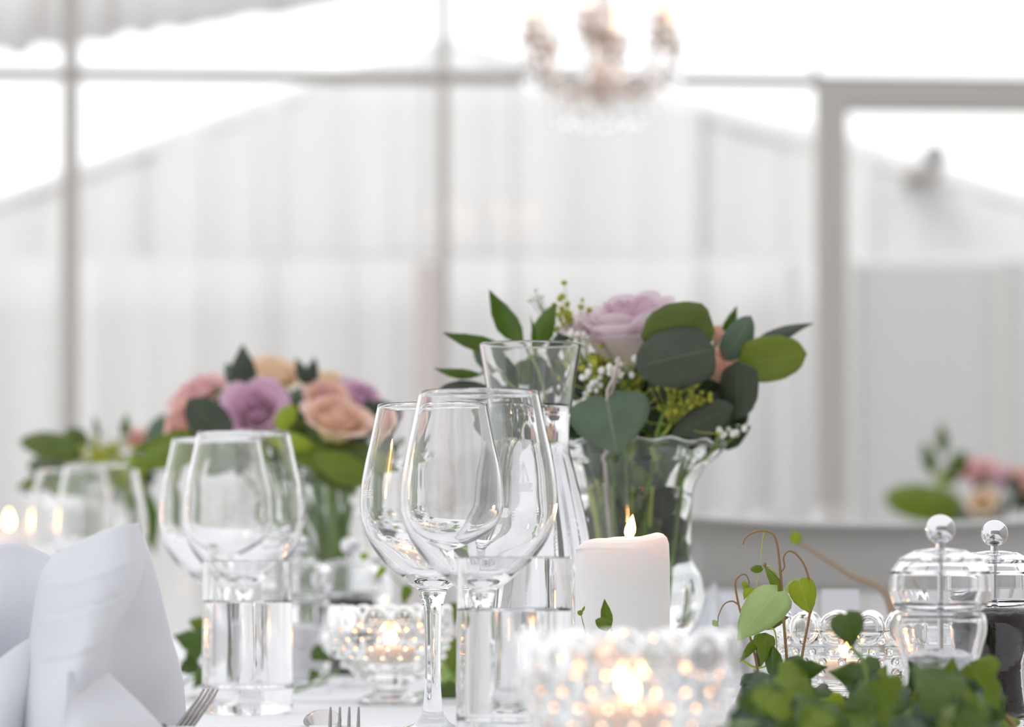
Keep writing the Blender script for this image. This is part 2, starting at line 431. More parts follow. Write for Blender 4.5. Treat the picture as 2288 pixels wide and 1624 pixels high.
V, Fs = box_data(px(1905, 1885, MD - .6), px(2700, 592, MD - .57)); mesh('fabric', V, Fs, SCREEN, sc, smooth=False, world=True)
for x in (1905, 2235, 2700):
    box('upright', px(x - 6, 1885, MD - .62), px(x + 6, 585, MD - .56), ALUL, sc, .003, world=True)
# awning with scalloped edge, top left
aw = thing('awning', 'pale grey scalloped awning showing through the top left window pane', 'awning', px(-100, -300, 8.4))
edge = []
knots = [(-260, 118), (-130, 122), (0, 112), (45, 128), (85, 100), (150, 105), (205, 92), (240, 96), (285, 72), (325, 82), (365, 62), (410, 68), (455, 55), (500, 50), (560, 34), (620, 36), (680, 22), (740, 10), (800, -4), (870, -25), (960, -70)]
C1 = catmull([px(x, y, 8.4) for x, y in knots], 120)
C0 = [Vector((p.x, p.y + .25, px(0, -380, 8.4).z)) for p in C1]
V = C0 + C1; n = len(C1)
o = mesh('canopy', V, [(i, i + 1, n + i + 1, n + i) for i in range(n - 1)], AWN, aw, world=True)
o.modifiers.new('s', 'SOLIDIFY').thickness = .004
tube('front_rail', [C0[0], C0[-1]], .02, ALUL, aw)
for q in (22, 40, 88):
    tube('rib', [C0[q] + Vector((0, -.03, 0)), C1[q] + Vector((0.02, -.02, .04))], .006, mk('rib_paint', (.6, .55, .52), .6), aw)
# floodlight on the slope outside (dark blob in the door pane)
fl = thing('floodlight', 'small dark floodlight on the marquee roof edge outside the door', 'lamp', px(2088, 372, MD - .25))
V, Fs = ball_data((0, 0, .035), .038, 14, 8, .8); mesh('housing', V, Fs, mk('lamp_grey', (.32, .33, .34), .5), fl)
box('bracket', (-.07, -.01, -.02), (.03, .25, .005), ALU, fl, .002)

# ================================================================== CHANDELIER
ch = thing('chandelier', 'rosy metal chandelier hung with clear crystal drops below the tent roof', 'chandelier', px(1345, 200, 5.8))
CZ = ch.location
def cl(dx, dz, a=0): return Vector((dx * math.cos(a), dx * math.sin(a), dz))
lathe('column', smooth_profile([(0, -.035), (.012, -.025), (.024, -.012), (.042, .008), (.014, .04), (.01, .07), (.022, .10), (.01, .13), (.008, .2), (.02, .25), (.008, .3), (0, .32)], 60), BRASS, ch, 20)
V, Fs = ball_data((0, 0, -.045), .012, 10, 8); mesh('finial', V, Fs, CRYSTAL, ch)
tube('chain', [(0, 0, .3), (0, 0, 1.6)], .004, BRASS, ch, world=False)
dV, dF = lathe_data([(0, -.026), (.007, -.012), (.009, -.004), (.004, .01), (0, .014)], 8)
drop = bpy.data.meshes.new('crystal_drop'); drop.from_pydata([tuple(v) for v in dV], [], dF); drop.materials.append(CRYSTAL)
bV, bF = ball_data((0, 0, 0), .006, 8, 6); bead = bpy.data.meshes.new('crystal_bead'); bead.from_pydata([tuple(v) for v in bV], [], bF); bead.materials.append(CRYSTAL)
for k in range(6):
    a = k * math.pi / 3 + .3
    arm = tube('arm', [cl(.01, .02, a), cl(.06, -.012, a), cl(.105, .02, a), cl(.13, .07, a)], .0055, BRASS, ch, 8, 18, world=False)
    lathe('cup', [(0, .07), (.02, .073), (.024, .08), (.012, .08), (.011, .12), (0, .12)], BRASS, arm, 14, off=cl(.13, 0, a))
    V, Fs = ball_data(cl(.13, .145, a), .011, 10, 8, 2.0)
    mesh('bulb', V, Fs, bpy.data.materials.get('bulb') or mk('bulb', (1, .85, .7), .2), arm)
bm_ = bpy.data.materials['bulb']; b_ = bm_.node_tree.nodes['Principled BSDF']; b_.inputs['Emission Color'].default_value = (1, .55, .28, 1); b_.inputs['Emission Strength'].default_value = 2
for ring, (rad, z0, n, ln) in enumerate([(.132, .055, 14, 2), (.09, .0, 12, 2), (.05, -.025, 8, 1), (.12, .16, 12, 3)]):
    for k in range(n):
        a = 2 * math.pi * (k + ring * .4) / n
        for j in range(ln):
            o = put('crystal_bead', bead, None, ch); o.location = cl(rad, z0 - j * .014, a)
        o = put('crystal_drop', drop, None, ch); o.location = cl(rad, z0 - ln * .014 - .012, a)
tube('crystal_wire', [cl(.132, .055, i * math.pi / 12) for i in range(25)], .0015, BRASS, ch, 6, world=False)
tube('crystal_wire', [cl(.09, .0, i * math.pi / 12) for i in range(25)], .0015, BRASS, ch, 6, world=False)
tube('crystal_wire', [cl(.12, .16, i * math.pi / 12) for i in range(25)], .0015, BRASS, ch, 6, world=False)

# ================================================================== TABLE
B0 = Vector((-.02, 1.93)); AX = Vector((-.277, .961)); LX = Vector((.961, .277))
def T2(al, lat, z=TZ): 
    p = B0 + AX * al + LX * lat; return Vector((p.x, p.y, z))
tb = thing('banquet_table', 'long banquet table hidden under the white cloth', 'table', (T2(1.0, .12, 0)))
def slab(a0, a1, l0, l1, z0, z1):
    q = [(a0, l0), (a0, l1), (a1, l1), (a1, l0)]
    V = [T2(a, l, z0) for a, l in q] + [T2(a, l, z1) for a, l in q]
    return V, [(0, 1, 2, 3), (7, 6, 5, 4), (0, 4, 5, 1), (1, 5, 6, 2), (2, 6, 7, 3), (3, 7, 4, 0)]
V, Fs = slab(-1.0, 3.2, -.42, .46, .715, TZ - .004); mesh('table_top', V, Fs, REAR, tb, smooth=False, world=True)
for al, la in ((-.9, -.32), (-.9, .36), (3.1, -.32), (3.1, .36)):
    V, Fs = slab(al - .03, al + .03, la - .03, la + .03, 0, .715); mesh('leg', V, Fs, ALU, tb, smooth=False, world=True)
# the cloth: fine grid on top with an ironed crease, falling in folds round the edge
V, Fs = [], []
als = [-1.02 + 4.24 * i / 210 for i in range(211)]; las = [-.44 + .92 * i / 46 for i in range(47)]
crease = lambda p: .0035 * math.exp(-((p.y - 2.60 - .05 * p.x) / .006) ** 2) if p.x > -.75 else 0
extra = []
for al in als:
    for la in las:
        p = T2(al, la); V.append(p + Vector((0, 0, .0004 * math.sin(al * 9) * math.sin(la * 11))))
n = len(las)
for i in range(len(als) - 1):
    for j in range(n - 1): Fs.append((i * n + j, i * n + j + 1, (i + 1) * n + j + 1, (i + 1) * n + j))
loop = [(i, 0) for i in range(len(als))] + [(len(als) - 1, j) for j in range(1, n)] + [(i, n - 1) for i in range(len(als) - 2, -1, -1)] + [(0, j) for j in range(n - 2, 0, -1)]
prev = [i * n + j for i, j in loop]; cen = T2(1.1, .1)
for k, dz in enumerate((.02, .12, .3, .5)):
    cur = []
    for q, (i, j) in enumerate(loop):
        v = V[i * n + j]; out = Vector((0, 0, 0))
        if i == 0: out -= Vector((*AX, 0))
        if i == len(als) - 1: out += Vector((*AX, 0))
        if j == 0: out -= Vector((*LX, 0))
        if j == n - 1: out += Vector((*LX, 0))
        cur.append(len(V)); V.append(Vector((v.x, v.y, TZ - dz)) + out.normalized() * (.006 + dz * .035 * (1 + math.sin(q * .32))))
    m_ = len(loop)
    for q in range(m_): Fs.append((prev[q], prev[(q + 1) % m_], cur[(q + 1) % m_], cur[q]))
    prev = cur
tcl = mesh('tablecloth', V, Fs, CLOTH, None, weld=True)
tag(tcl, 'white linen tablecloth spread under the glasses and candles', 'tablecloth')
tcl.modifiers.new('s', 'SOLIDIFY').thickness = .0015
# ironed fold standing a few millimetres proud of the cloth
P = [px(x, 1571 + (x - 520) * .012, 2.585 - (x - 520) * .00004) for x in range(520, 1500, 40)]
for p in P: p.z = TZ + .0005
V, Fs = tube_data(P, .0032, 8); mesh('crease', V, Fs, CLOTH, tcl, world=False)

# ================================================================== GLASSWARE
MM = .001
def mmp(pts): return [(a * MM, b * MM) for a, b in pts]
outer = smooth_profile(mmp([(36, .8), (34, 2.2), (22, 4), (12.5, 6.5), (8, 11), (6.2, 17), (5.0, 32), (4.9, 52), (5.4, 70), (5.9, 79), (8.3, 86), (9.5, 90), (17, 94.8), (31, 107), (40.2, 121), (44.6, 136), (44.9, 150), (42.4, 166), (38.8, 182), (34.2, 203.6)]), 190)
inner = smooth_profile(mmp([(33.2, 203.6), (37.7, 182), (41.2, 166), (43.5, 150), (43.2, 136), (38.6, 122), (29.2, 109.6), (16, 99.4), (6, 96.4), (0, 96)]), 90)
WG = [(0, 0)] + mmp([(30, 0), (35.2, 0)]) + outer + mmp([(33.95, 204.2)]) + inner
def make_wine(label, loc, rz=0):
    t = thing('wine_glass', label, 'wine glass', loc, 'stemmed wine glasses', rz)
    lathe('glass_body', WG, GLASS, t, 96)
    return t
def bowl_r(z):
    for (r0, z0), (r1, z1) in zip(outer, outer[1:]):
        if z0 <= z <= z1 and z > .09: return r0 + (r1 - r0) * (z - z0) / (z1 - z0 + 1e-9)
    return .04
ENG = mk('etched_mark', (.9, .92, .93), .8)
def etch(parent, a0, lines):
    """thin frosted strokes on the bowl; each line is a list of (mm across, mm above base)"""
    parts = []
    for ln in lines:
        pts = []
        for (u, z), (u2, z2) in zip(ln, ln[1:]):
            for q in range(4): pts.append((u + (u2 - u) * q / 4, z + (z2 - z) * q / 4))
        pts.append(ln[-1])
        P = []
        for u, z in pts:
            r = bowl_r(z * MM) + .0002; a = a0 + u * MM / r
            P.append(Vector((r * math.cos(a), r * math.sin(a), z * MM)))
        parts.append(tube_data(P, .00032, 6))
    V, Fs = join(parts)
    o = mesh('etched_mark', V, Fs, ENG, parent); o['label'] = 'small etched sailing boat and figure nought'
    return o
boat = [[(-5.2, 150.8), (-.2, 163), (2.4, 151.6)], [(-.2, 163), (-1.6, 151)], [(-7, 150), (5, 150.4)], [(-6.4, 148.9), (4.6, 149)], [(-5.6, 147.7), (4, 147.7)], [(-8, 146.4), (5.2, 146.4)],
        [(-7.6 + .9 * math.cos(q * math.pi / 5), 156 + 1.6 * math.sin(q * math.pi / 5)) for q in range(11)]]
tx, td = 1070, 1.925
gB = make_wine('clean wine glass right behind the water tumbler, nearest of the stemmed glasses', on_table(1070, 1.925))
etch(gB, R(-54), boat)
gA = make_wine('clean wine glass etched with a small boat, its stem clear of the tumbler', on_table(967, 2.077))
etch(gA, R(-149), boat)
dup(gB, on_table(544, 2.482), 'wine glass right behind the second tumbler, in front of the flower arrangement', .8)
dup(gB, on_table(484, 2.60), 'wine glass half hidden behind the one at the second tumbler', 1.9)
dup(gB, on_table(225, 3.22), 'blurred wine glass behind the napkin peak, nearer one of its pair', .4)
dup(gB, on_table(160, 3.38), 'blurred wine glass behind the napkin peak, farther one of its pair', 2.4)

def make_tumbler(label, loc):
    t = thing('water_tumbler', label, 'tumbler', loc, 'tumblers half full of water')
    body = [(0, 1.2), (24, 1.2), (27, 0), (31.2, 1.5), (32.4, 5), (32.3, 30), (31.6, 108.2), (31, 109), (30.3, 108.2), (30.6, 30), (30.5, 21), (28, 18.4), (20, 17.6), (0, 17.4)]
    lathe('glass_body', mmp(body), GLASS, t, 96)
    wl = 79
    lathe('water', mmp([(0, 17.3), (20, 17.5), (28.1, 18.3), (30.65, 21), (30.8, 30), (30.62, wl + 1.4), (29.6, wl + .3), (28, wl), (0, wl)]), WATER, t, 96)
    return t
tu = make_tumbler('water tumbler in front of the two sharp wine glasses', on_table(1149, 1.862))
dup(tu, on_table(553, 2.385), 'water tumbler beyond the fork tines, beside the folded napkin')

# carafe
ca = thing('carafe', 'tall waisted glass carafe of water behind the two sharp wine glasses', 'carafe', on_table(1185, 2.26))
CS = lambda P: [(a * 1.027, b if b < .05 else .1 + (b - .1) * 1.027) for a, b in P]
co = smooth_profile(mmp([(43, .6), (46, 4), (47, 20), (46, 45), (43.5, 85), (39, 124), (31, 160), (26, 180), (25.4, 190), (27, 208), (33.5, 249.5)]), 80)
co = CS(co)
ci = smooth_profile(mmp([(31.9, 249.5), (25.2, 208), (23.5, 190), (24.1, 180), (29, 160), (37, 124), (41.4, 85), (43.8, 45), (44.5, 20), (42, 12), (34, 9), (0, 8)]), 80)
ci = CS(ci)
lathe('glass_body', [(0, 1 * MM), (.038, 1 * MM), (.041, 0)] + co + CS([(.0327, .2504)]) + ci, GLASS, ca, 96)
wi = [(r + .0002 if r > 0 else 0, z - (.0002 if r < .03 and z < .01 else 0)) for r, z in ci if z < .2115][::-1]
lathe('water', [(0, wi[0][1])] + wi[1:] + mmp([(25.75, 213.4), (24.2, 212.1), (22.4, 211.8), (0, 211.8)]), WATER, ca, 96)

# ================================================================== CANDLES
def flame_data(h, r, lean=0.0):
    prof = [(0, 0), (.45, .06), (.85, .2), (1, .36), (.86, .55), (.55, .75), (.22, .92), (0, 1)]
    V, Fs = lathe_data(smooth_profile([(a * r, b * h) for a, b in prof], 28), 16)
    return [Vector((v.x + lean * (v.z / h) ** 1.5, v.y, v.z)) for v in V], Fs
pc = thing('pillar_candle', 'white pillar candle burning beside the water carafe', 'candle', on_table(1391, 2.10))
def cw(r, z, a, i):
    return r, z + (.0022 * math.cos(a) + .0009 * math.cos(3 * a + 1)) * (1 if z > .115 else 0)
lathe('wax_body', mmp([(0, 0), (29.3, 0), (29.8, 1), (29.7, 60), (29.6, 106), (29.2, 115), (27.8, 119.3), (25.5, 121.5), (22.5, 122.2), (19, 120.2), (11, 117.4), (0, 117)]), WAX, pc, 72, wob=cw)
tube('wick', [(.002, 0, .1165), (.0035, 0, .123), (.0055, 0, .126)], .0008, WICK, pc, 6, 6, world=False)
V, Fs = flame_data(.0160, .0036, .0022); mesh('flame', [v + Vector((.0042, 0, .1208)) for v in V], Fs, FLAME, pc)
lamp('candle_glow', 'POINT', pc.location + Vector((.006, 0, .134)), .16, (1, .55, .28), .006)

def make_votive(label, loc, rz=0):
    t = thing('votive_holder', label, 'candle holder', loc, 'beaded glass candle holders with tealights', rz)
    o_ = smooth_profile(mmp([(24, .5), (25, 3), (21, 6), (13, 10), (15, 15), (28, 23), (38, 35), (43.3, 48), (44.5, 60), (44.8, 62)]), 46)
    i_ = smooth_profile(mmp([(43.2, 63.5), (42.3, 60), (41.2, 48), (35.5, 36.5), (27, 30), (16, 28.6), (0, 28.5)]), 30)
    bw = lathe('bowl', [(0, .0015), (.018, .0015), (.020, 0), (.0235, 0)] + o_ + mmp([(44.6, 63.6)]) + i_, CRYSTAL, t, 72)
    lathe('rim_band', mmp([(45.6, 61.6), (45.9, 62.4), (45.6, 63.2), (44.7, 63.4), (44.4, 61.6)]), CRYSTAL, t, 72, closed=True)
    # scalloped crown of thick glass discs round the rim
    lens = [(0, -.0016), (.0055, -.0016), (.0088, -.0024), (.0105, -.0014), (.0108, 0), (.0105, .0014), (.0088, .0024), (.0055, .0016), (0, .0016)]
    LV, LF = lathe_data(lens, 24)
    me = bpy.data.meshes.new('scallop'); me.from_pydata([(v.x, v.z, v.y) for v in LV], [], LF); me.polygons.foreach_set('use_smooth', [True] * len(me.polygons)); me.materials.append(CRYSTAL)
    for k in range(13):
        a = 2 * math.pi * k / 13 + .12
        s = put('scallop', me, None, t); s.location = (.0442 * math.cos(a), .0442 * math.sin(a), .0652); s.rotation_euler = (0, 0, a + math.pi / 2)
    BV, BF = ball_data((0, 0, 0), .0027, 14, 8)
    me2 = bpy.data.meshes.new('glass_bead'); me2.from_pydata([tuple(v) for v in BV], [], BF); me2.polygons.foreach_set('use_smooth', [True] * len(me2.polygons)); me2.materials.append(CRYSTAL)
    for row, (z, rr_, n_) in enumerate([(57.4, 44.7, 22), (50.4, 44.2, 22), (44.2, 42.6, 22), (37.5, 40, 20), (30.5, 35.4, 18)]):
        for k in range(n_):
            a = 2 * math.pi * (k + .5 * (row % 2)) / n_
            b = put('glass_bead', me2, None, t); b.location = ((rr_ + .6) * MM * math.cos(a), (rr_ + .6) * MM * math.sin(a), z * MM)
    tl = lathe('tealight', mmp([(0, 28.6), (18.5, 28.6), (18.8, 29), (18.9, 43), (18.2, 43.4), (17.6, 42), (0, 41.5)]), TEAWAX, t, 40)
    tube('wick', [(0, 0, .041), (.0005, 0, .047)], .0007, WICK, tl, 6, world=False)
    V, Fs = flame_data(.0135, .0040, .001); mesh('flame', [v + Vector((0.0005, 0, .0445)) for v in V], Fs, FLAME, tl)
    return t
vr = make_votive('beaded glass candle holder with tealight between ivy and salt mill', on_table(1888, 2.15))
vl = dup(vr, on_table(872, 2.545), 'beaded footed candle holder glowing behind the clear wine glass stem', 1.0)
vf = dup(vr, on_table(1402, 1.43), 'large blurred beaded candle holder in front of the pillar candle', .5)
for v in (vr, vl, vf): lamp('tealight_glow', 'POINT', v.location + Vector((0, 0, .0525)), .11, (1, .42, .16), .004)
for q, (x, d, lb) in enumerate([(75, 4.0, 'farthest glowing candle holder, seen through the blurred wine glasses')]):
    v = dup(vr, on_table(x, d), lb, q); v.location.z = TZ
fc = thing('pillar_candle', 'white taper candle burning beyond the folded napkin at the left edge', 'candle', on_table(20, 3.6))
lathe('wax_body', mmp([(0, 0), (22, 0), (22.3, 1), (22.2, 142), (20, 145), (0, 143)]), WAX, fc, 32)
tube('wick', [(0, 0, .143), (.001, 0, .149)], .0008, WICK, fc, 6, world=False)
V, Fs = flame_data(.021, .0048, 0); mesh('flame', [v + Vector((0, 0, .147)) for v in V], Fs, FLAME, fc)

# ================================================================== MILLS
def make_mill(label, loc, fill, group='clear acrylic mills'):
    t = thing('pepper_mill' if fill is PEPPER else 'salt_mill', label, 'mill', loc, group)
    lathe('base', mmp([(0, 0), (25, 0), (26, 1), (26, 6), (24, 8), (0, 8)]), CHROME if fill is PEPPER else ACRYL, t, 48)
    bo = smooth_profile(mmp([(24, 8.2), (22, 16), (20, 30), (19.5, 44), (23, 58), (25.5, 68), (25, 76), (22.5, 78.4)]), 40)
    bi = smooth_profile(mmp([(20, 78.4), (22.6, 75), (23, 68), (20.5, 58), (17, 44), (17.4, 30), (19.4, 16), (20, 11), (0, 10.5)]), 36)
    lathe('body', [(0, .0082)] + bo + bi, ACRYL, t, 56)
    lathe('head', mmp([(0, 79), (22, 79), (26, 82), (28.6, 91), (28, 101), (23, 108), (14, 112.5), (5, 113.6), (3, 113.6), (3, 109), (12, 108), (20, 104.5), (24.3, 99), (24.8, 91), (22.5, 84), (0, 83)]), ACRYL, t, 56)
    kn = lathe('knob', mmp([(0, 113)] + [(2.6, 113), (2.4, 117)] + [(8.2 * math.sin(a), 124 - 8.2 * math.cos(a)) for a in [math.pi * (i + 2) / 16 for i in range(14)]] + [(0, 132.2)]), CHROME, t, 32)
    lathe('rod', mmp([(0, 10.6), (1.6, 10.6), (1.6, 112.9), (0, 112.9)]), CHROME, t, 12)
    top = 56 if fill is SALT else 75
    fr = random.Random(4); pr = [(r, z) for r, z in bi if z < top * MM][::-1]
    lathe('salt' if fill is SALT else 'peppercorns', [(0, pr[0][1] + .0003)] + [(max(r - .0003, 0), z + .0003) for r, z in pr if r > .001] + [(pr[-1][0] * .7, (top + 1) * MM), (0, (top + 2) * MM)], fill, t, 48, wob=lambda r, z, a, i: (max(r - .0004 - .0012 * fr.random(), .0001), z + .0010 * fr.random()))
    return t
ms = make_mill('clear salt mill with chrome ball knob behind the ivy leaves', on_table(2101, 1.85), SALT)
mp = make_mill('clear mill of black peppercorns with chrome knob at the right edge', on_table(2222, 2.04), PEPPER)
dup(ms, on_table(668, 2.80), 'blurred salt mill beside the second tumbler')
dup(mp, on_table(782, 2.92), 'blurred mill with chrome knob behind the footed candle holder')

# ================================================================== NAPKIN, PLATE, CUTLERY
pl = thing('plate', 'white porcelain plate under the standing napkin', 'plate', T2(-.25, -.20))
pl.location = Vector((-.232, 1.735, TZ))
lathe('plate_body', smooth_profile(mmp([(0, 0), (60, 0), (72, 2), (95, 8), (122, 15.2), (124, 16.4), (122, 17), (95, 10.4), (74, 5), (60, 3.4), (0, 3)]), 70)[0:1] + smooth_profile(mmp([(60, 0), (72, 2), (95, 8), (118, 13.6), (121, 15), (118, 15.6), (95, 10.4), (74, 5), (60, 3.4), (0, 3)]), 60), PORCELAIN, pl, 96)
NZ = TZ + .0045
def npx(x, y, d): 
    p = px(x, y, d); p.z = max(p.z, NZ); return p
npk = []
def wrinkle(V, nu, nv, creases, amp=.0012):
    # pressed creases: shallow ridges running across the panel
    for j in range(nv + 1):
        for i in range(nu + 1):
            u, v = i / nu, j / nv
            for (a, b, wd, s) in creases:
                dv = (v - (a + (b - a) * u)) / wd
                V[j * (nu + 1) + i] = V[j * (nu + 1) + i] + Vector((0, -amp * s * math.exp(-dv * dv) * min(1, (1 - u) * 5, u * 5), 0))
    return V
colsA = [[npx(119, 1245, 1.875), npx(92, 1290, 1.87), npx(74, 1380, 1.86), npx(62, 1480, 1.85), npx(48, 1560, 1.845), npx(40, 1650, 1.84)],
         [npx(165, 1217, 1.84), npx(140, 1300, 1.825), npx(128, 1385, 1.815), npx(118, 1480, 1.81), npx(105, 1560, 1.80), npx(95, 1650, 1.80)],
         [npx(232, 1189, 1.815), npx(215, 1290, 1.795), npx(196, 1380, 1.785), npx(176, 1480, 1.775), npx(158, 1560, 1.775), npx(140, 1650, 1.775)],
         [npx(284, 1172, 1.82), npx(278, 1270, 1.80), npx(255, 1365, 1.79), npx(222, 1460, 1.785), npx(196, 1545, 1.785), npx(170, 1650, 1.785)],
         [npx(304, 1174, 1.84), npx(319, 1262, 1.822), npx(303, 1325, 1.81), npx(262, 1400, 1.80), npx(236, 1490, 1.797), npx(190, 1650, 1.79)]]
V, Fs = loft(colsA, 60, 70)
V = wrinkle(V, 60, 70, [(.24, .16, .012, 1), (.40, .30, .010, -.9), (.42, .32, .02, .6), (.60, .5, .012, 1.1), (.62, .53, .02, -.6)], .0013)
npk.append((V, Fs))
colsB = [colsA[-1],
         [npx(306, 1176, 1.85), npx(326, 1262, 1.86), npx(327, 1335, 1.87), npx(318, 1420, 1.88), npx(308, 1505, 1.88), npx(290, 1650, 1.88)],
         [npx(308, 1175, 1.86), npx(334, 1250, 1.895), npx(353, 1315, 1.92), npx(379, 1420, 1.945), npx(404, 1512, 1.955), npx(416, 1650, 1.955)]]
npk.append(loft(colsB, 24, 50))
# back face closing the peak
colsC = [colsB[-1], [npx(290, 1176, 1.87), npx(270, 1260, 1.90), npx(260, 1340, 1.92), npx(260, 1450, 1.93), npx(260, 1530, 1.93), npx(260, 1660, 1.93)], colsA[0]]
npk.append(loft(colsC, 20, 30))
# low front flap
colsD = [[npx(150, 1500, 1.772), npx(140, 1650, 1.765)], [npx(236, 1502, 1.80), npx(190, 1650, 1.757)], [npx(238, 1504, 1.807), npx(300, 1562, 1.80), npx(350, 1612, 1.795), npx(396, 1660, 1.80)]]
npk.append(loft(colsD, 24, 16))
# rear wing to the left
colsE = [[npx(-140, 1270, 1.86), npx(-160, 1400, 1.85), npx(-170, 1650, 1.84)], [npx(-40, 1228, 1.90), npx(-60, 1380, 1.86), npx(-70, 1650, 1.85)],
         [npx(30, 1216, 1.92), npx(10, 1380, 1.885), npx(-20, 1650, 1.87)], [npx(75, 1228, 1.93), npx(60, 1330, 1.91), npx(40, 1500, 1.90), npx(20, 1650, 1.90)], [npx(135, 1256, 1.935), npx(120, 1360, 1.92), npx(110, 1650, 1.91)]]
npk.append(loft(colsE, 40, 30))
colsF = [[npx(-20, 1490, 1.835), npx(-40, 1560, 1.82), npx(-50, 1650, 1.81)], [npx(30, 1450, 1.845), npx(10, 1560, 1.82), npx(0, 1650, 1.81)], [npx(74, 1420, 1.855), npx(60, 1540, 1.835), npx(50, 1650, 1.83)]]
npk.append(loft(colsF, 16, 14))
V, Fs = join(npk)
nk = mesh('napkin', V, Fs, LINEN)
tag(nk, 'white linen napkin folded into a standing peak at the left', 'napkin')
m = nk.modifiers.new('s', 'SOLIDIFY'); m.thickness = .0011
# second standing napkin across the table
def small_napkin(label, x, d, h, wd):
    b = on_table(x, d); t = thing('napkin', label, 'napkin', b)
    pk = Vector((.002, 0, h))
    L = Vector((-wd, -.02, 0)); Rr = Vector((wd, .02, 0)); Fr = Vector((0.005, -.05, 0)); Bk = Vector((0, .05, 0))
    parts = []
    for A, B in ((L, Fr), (Fr, Rr), (Rr, Bk), (Bk, L)):
        mid = (A + B) / 2 * .75
        parts.append(loft([[pk, A.lerp(pk, .5) + (A * .1), A], [pk, mid.lerp(pk, .5), mid], [pk, B.lerp(pk, .5) + B * .1, B]], 10, 10))
    V, Fs = join(parts); o = mesh('folded_cloth', V, Fs, LINEN, t); o.modifiers.new('s', 'SOLIDIFY').thickness = .001
small_napkin('white standing napkin across the table, behind the thin ivy tendrils', 1590, 2.72, .092, .028)
pcd = thing('place_card', 'small white folded place card behind the beaded candle holder', 'card', on_table(1878, 2.5))
mesh('card', [(-.014, -.012, 0), (.014, -.012, 0), (.014, 0, .088), (-.014, 0, .088), (-.014, .012, 0), (.014, .012, 0)], [(0, 1, 2, 3), (3, 2, 5, 4)], LINEN, pcd, smooth=False).modifiers.new('s', 'SOLIDIFY').thickness = .0006

def fork(name, label, P, side, up, tine_l, group=None, mat=STEEL, gap=.0058):
    """P: centre line points from handle end to tine root; tines follow on along the last direction"""
    t = thing(name, label, 'fork', P[0], group)
    pts = catmull(P, 40); V, Fs = [], []
    side = side.normalized()
    for i, p in enumerate(pts):
        s = i / 40
        wd = .0085 * (1 - s) ** .6 * (1 if s < .75 else 1) + .0022
        if s > .82: wd = .0024 + (s - .82) / .18 * (gap * 1.7)
        th = .0011
        tt = (pts[min(i + 1, 40)] - pts[max(i - 1, 0)]).normalized(); nn = side.cross(tt).normalized()
        V += [p - side * wd - nn * th * .4, p - side * wd * .6 + nn * th, p + side * wd * .6 + nn * th, p + side * wd - nn * th * .4, p + side * wd * .5 - nn * th, p - side * wd * .5 - nn * th]
    for i in range(40):
        for k in range(6): Fs.append((i * 6 + k, i * 6 + (k + 1) % 6, (i + 1) * 6 + (k + 1) % 6, (i + 1) * 6 + k))
    Fs.append((5, 4, 3, 2, 1, 0)); Fs.append(tuple(240 + k for k in range(6)))
    mesh('handle', V, Fs, mat, t, world=True)
    d0 = (pts[-1] - pts[-3]).normalized(); e = pts[-1]
    for k in range(4):
        o = (k - 1.5) * gap
        a = e + side * o * .95 - d0 * .001
        Q = [a, a + d0 * tine_l * .4 + up * .001, a + d0 * tine_l * .8 + up * .0022, a + d0 * tine_l + up * .0034]
        V, Fs = tube_data(Q, lambda s: .0014 * (1 - .55 * s), 6, 10)
        mesh('tine', V, Fs, mat, t, world=True)
    return t
tip = px(505, 1552, 1.94); e0 = px(385, 1648, 1.885)
fork('fork', 'steel fork with tines pointing up beside the folded napkin', [Vector((-.215, 1.70, TZ + .010)), Vector((-.205, 1.78, TZ + .0145)), Vector((-.197, 1.845, TZ + .0175)), e0 + Vector((0, -.004, -.001)), e0 + (tip - e0) * .2],
     Vector((.83, -.56, 0)), Vector((-.3, -.1, .9)), .043, None, STEELD, .0036)
rp = thing('side_plate', 'small white side plate holding the dessert spoon and fork', 'plate', Vector((-.112, 1.93, TZ)))
lathe('plate_body', [(0, 0)] + smooth_profile(mmp([(30, 0), (38, 1.5), (50, 6), (56, 8.5), (57, 9.5), (55.5, 9.9), (50, 8), (38, 3.6), (30, 2.4), (0, 2.2)]), 44), PORCELAIN, rp, 64)
# dessert spoon and fork lying side by side, bowls away from us
sp = thing('spoon', 'steel spoon whose rounded bowl shows at the bottom edge', 'spoon', Vector((-.105, 1.84, TZ)))
cb = px(721, 1659, 1.985)
V, Fs = [], []
nr, na = 10, 28
for lay in (0, 1):
    for i in range(nr + 1):
        for k in range(na):
            a = 2 * math.pi * k / na; rr_ = i / nr
            x = .0112 * rr_ * math.sin(a) * (1 - .12 * math.cos(a)); y = .0205 * rr_ * math.cos(a)
            z = .0078 * (rr_ ** 2) - .0078 - (.0009 if lay else 0)
            z += (y + .02) * .25
            V.append(cb + Vector((x, y, z + .009)))
for lay in (0, 1):
    b = lay * (nr + 1) * na
    for i in range(nr):
        for k in range(na):
            j = (k + 1) % na; q = (b + i * na + k, b + i * na + j, b + (i + 1) * na + j, b + (i + 1) * na + k)
            Fs.append(q if lay else q[::-1])
b2 = (nr + 1) * na
for k in range(na):
    j = (k + 1) % na; Fs.append((nr * na + k, nr * na + j, b2 + nr * na + j, b2 + nr * na + k))
mesh('bowl', V, Fs, STEEL, sp, world=True)
tube('handle', [cb + Vector((0, -.0195, .0035)), cb + Vector((0, -.045, .001)), Vector((cb.x, 1.86, TZ + .0115)), Vector((cb.x - .002, 1.80, TZ + .009))], lambda s: .0022 + .002 * s, STEEL, sp, 8, 16)
e1 = px(768, 1662, 1.955)
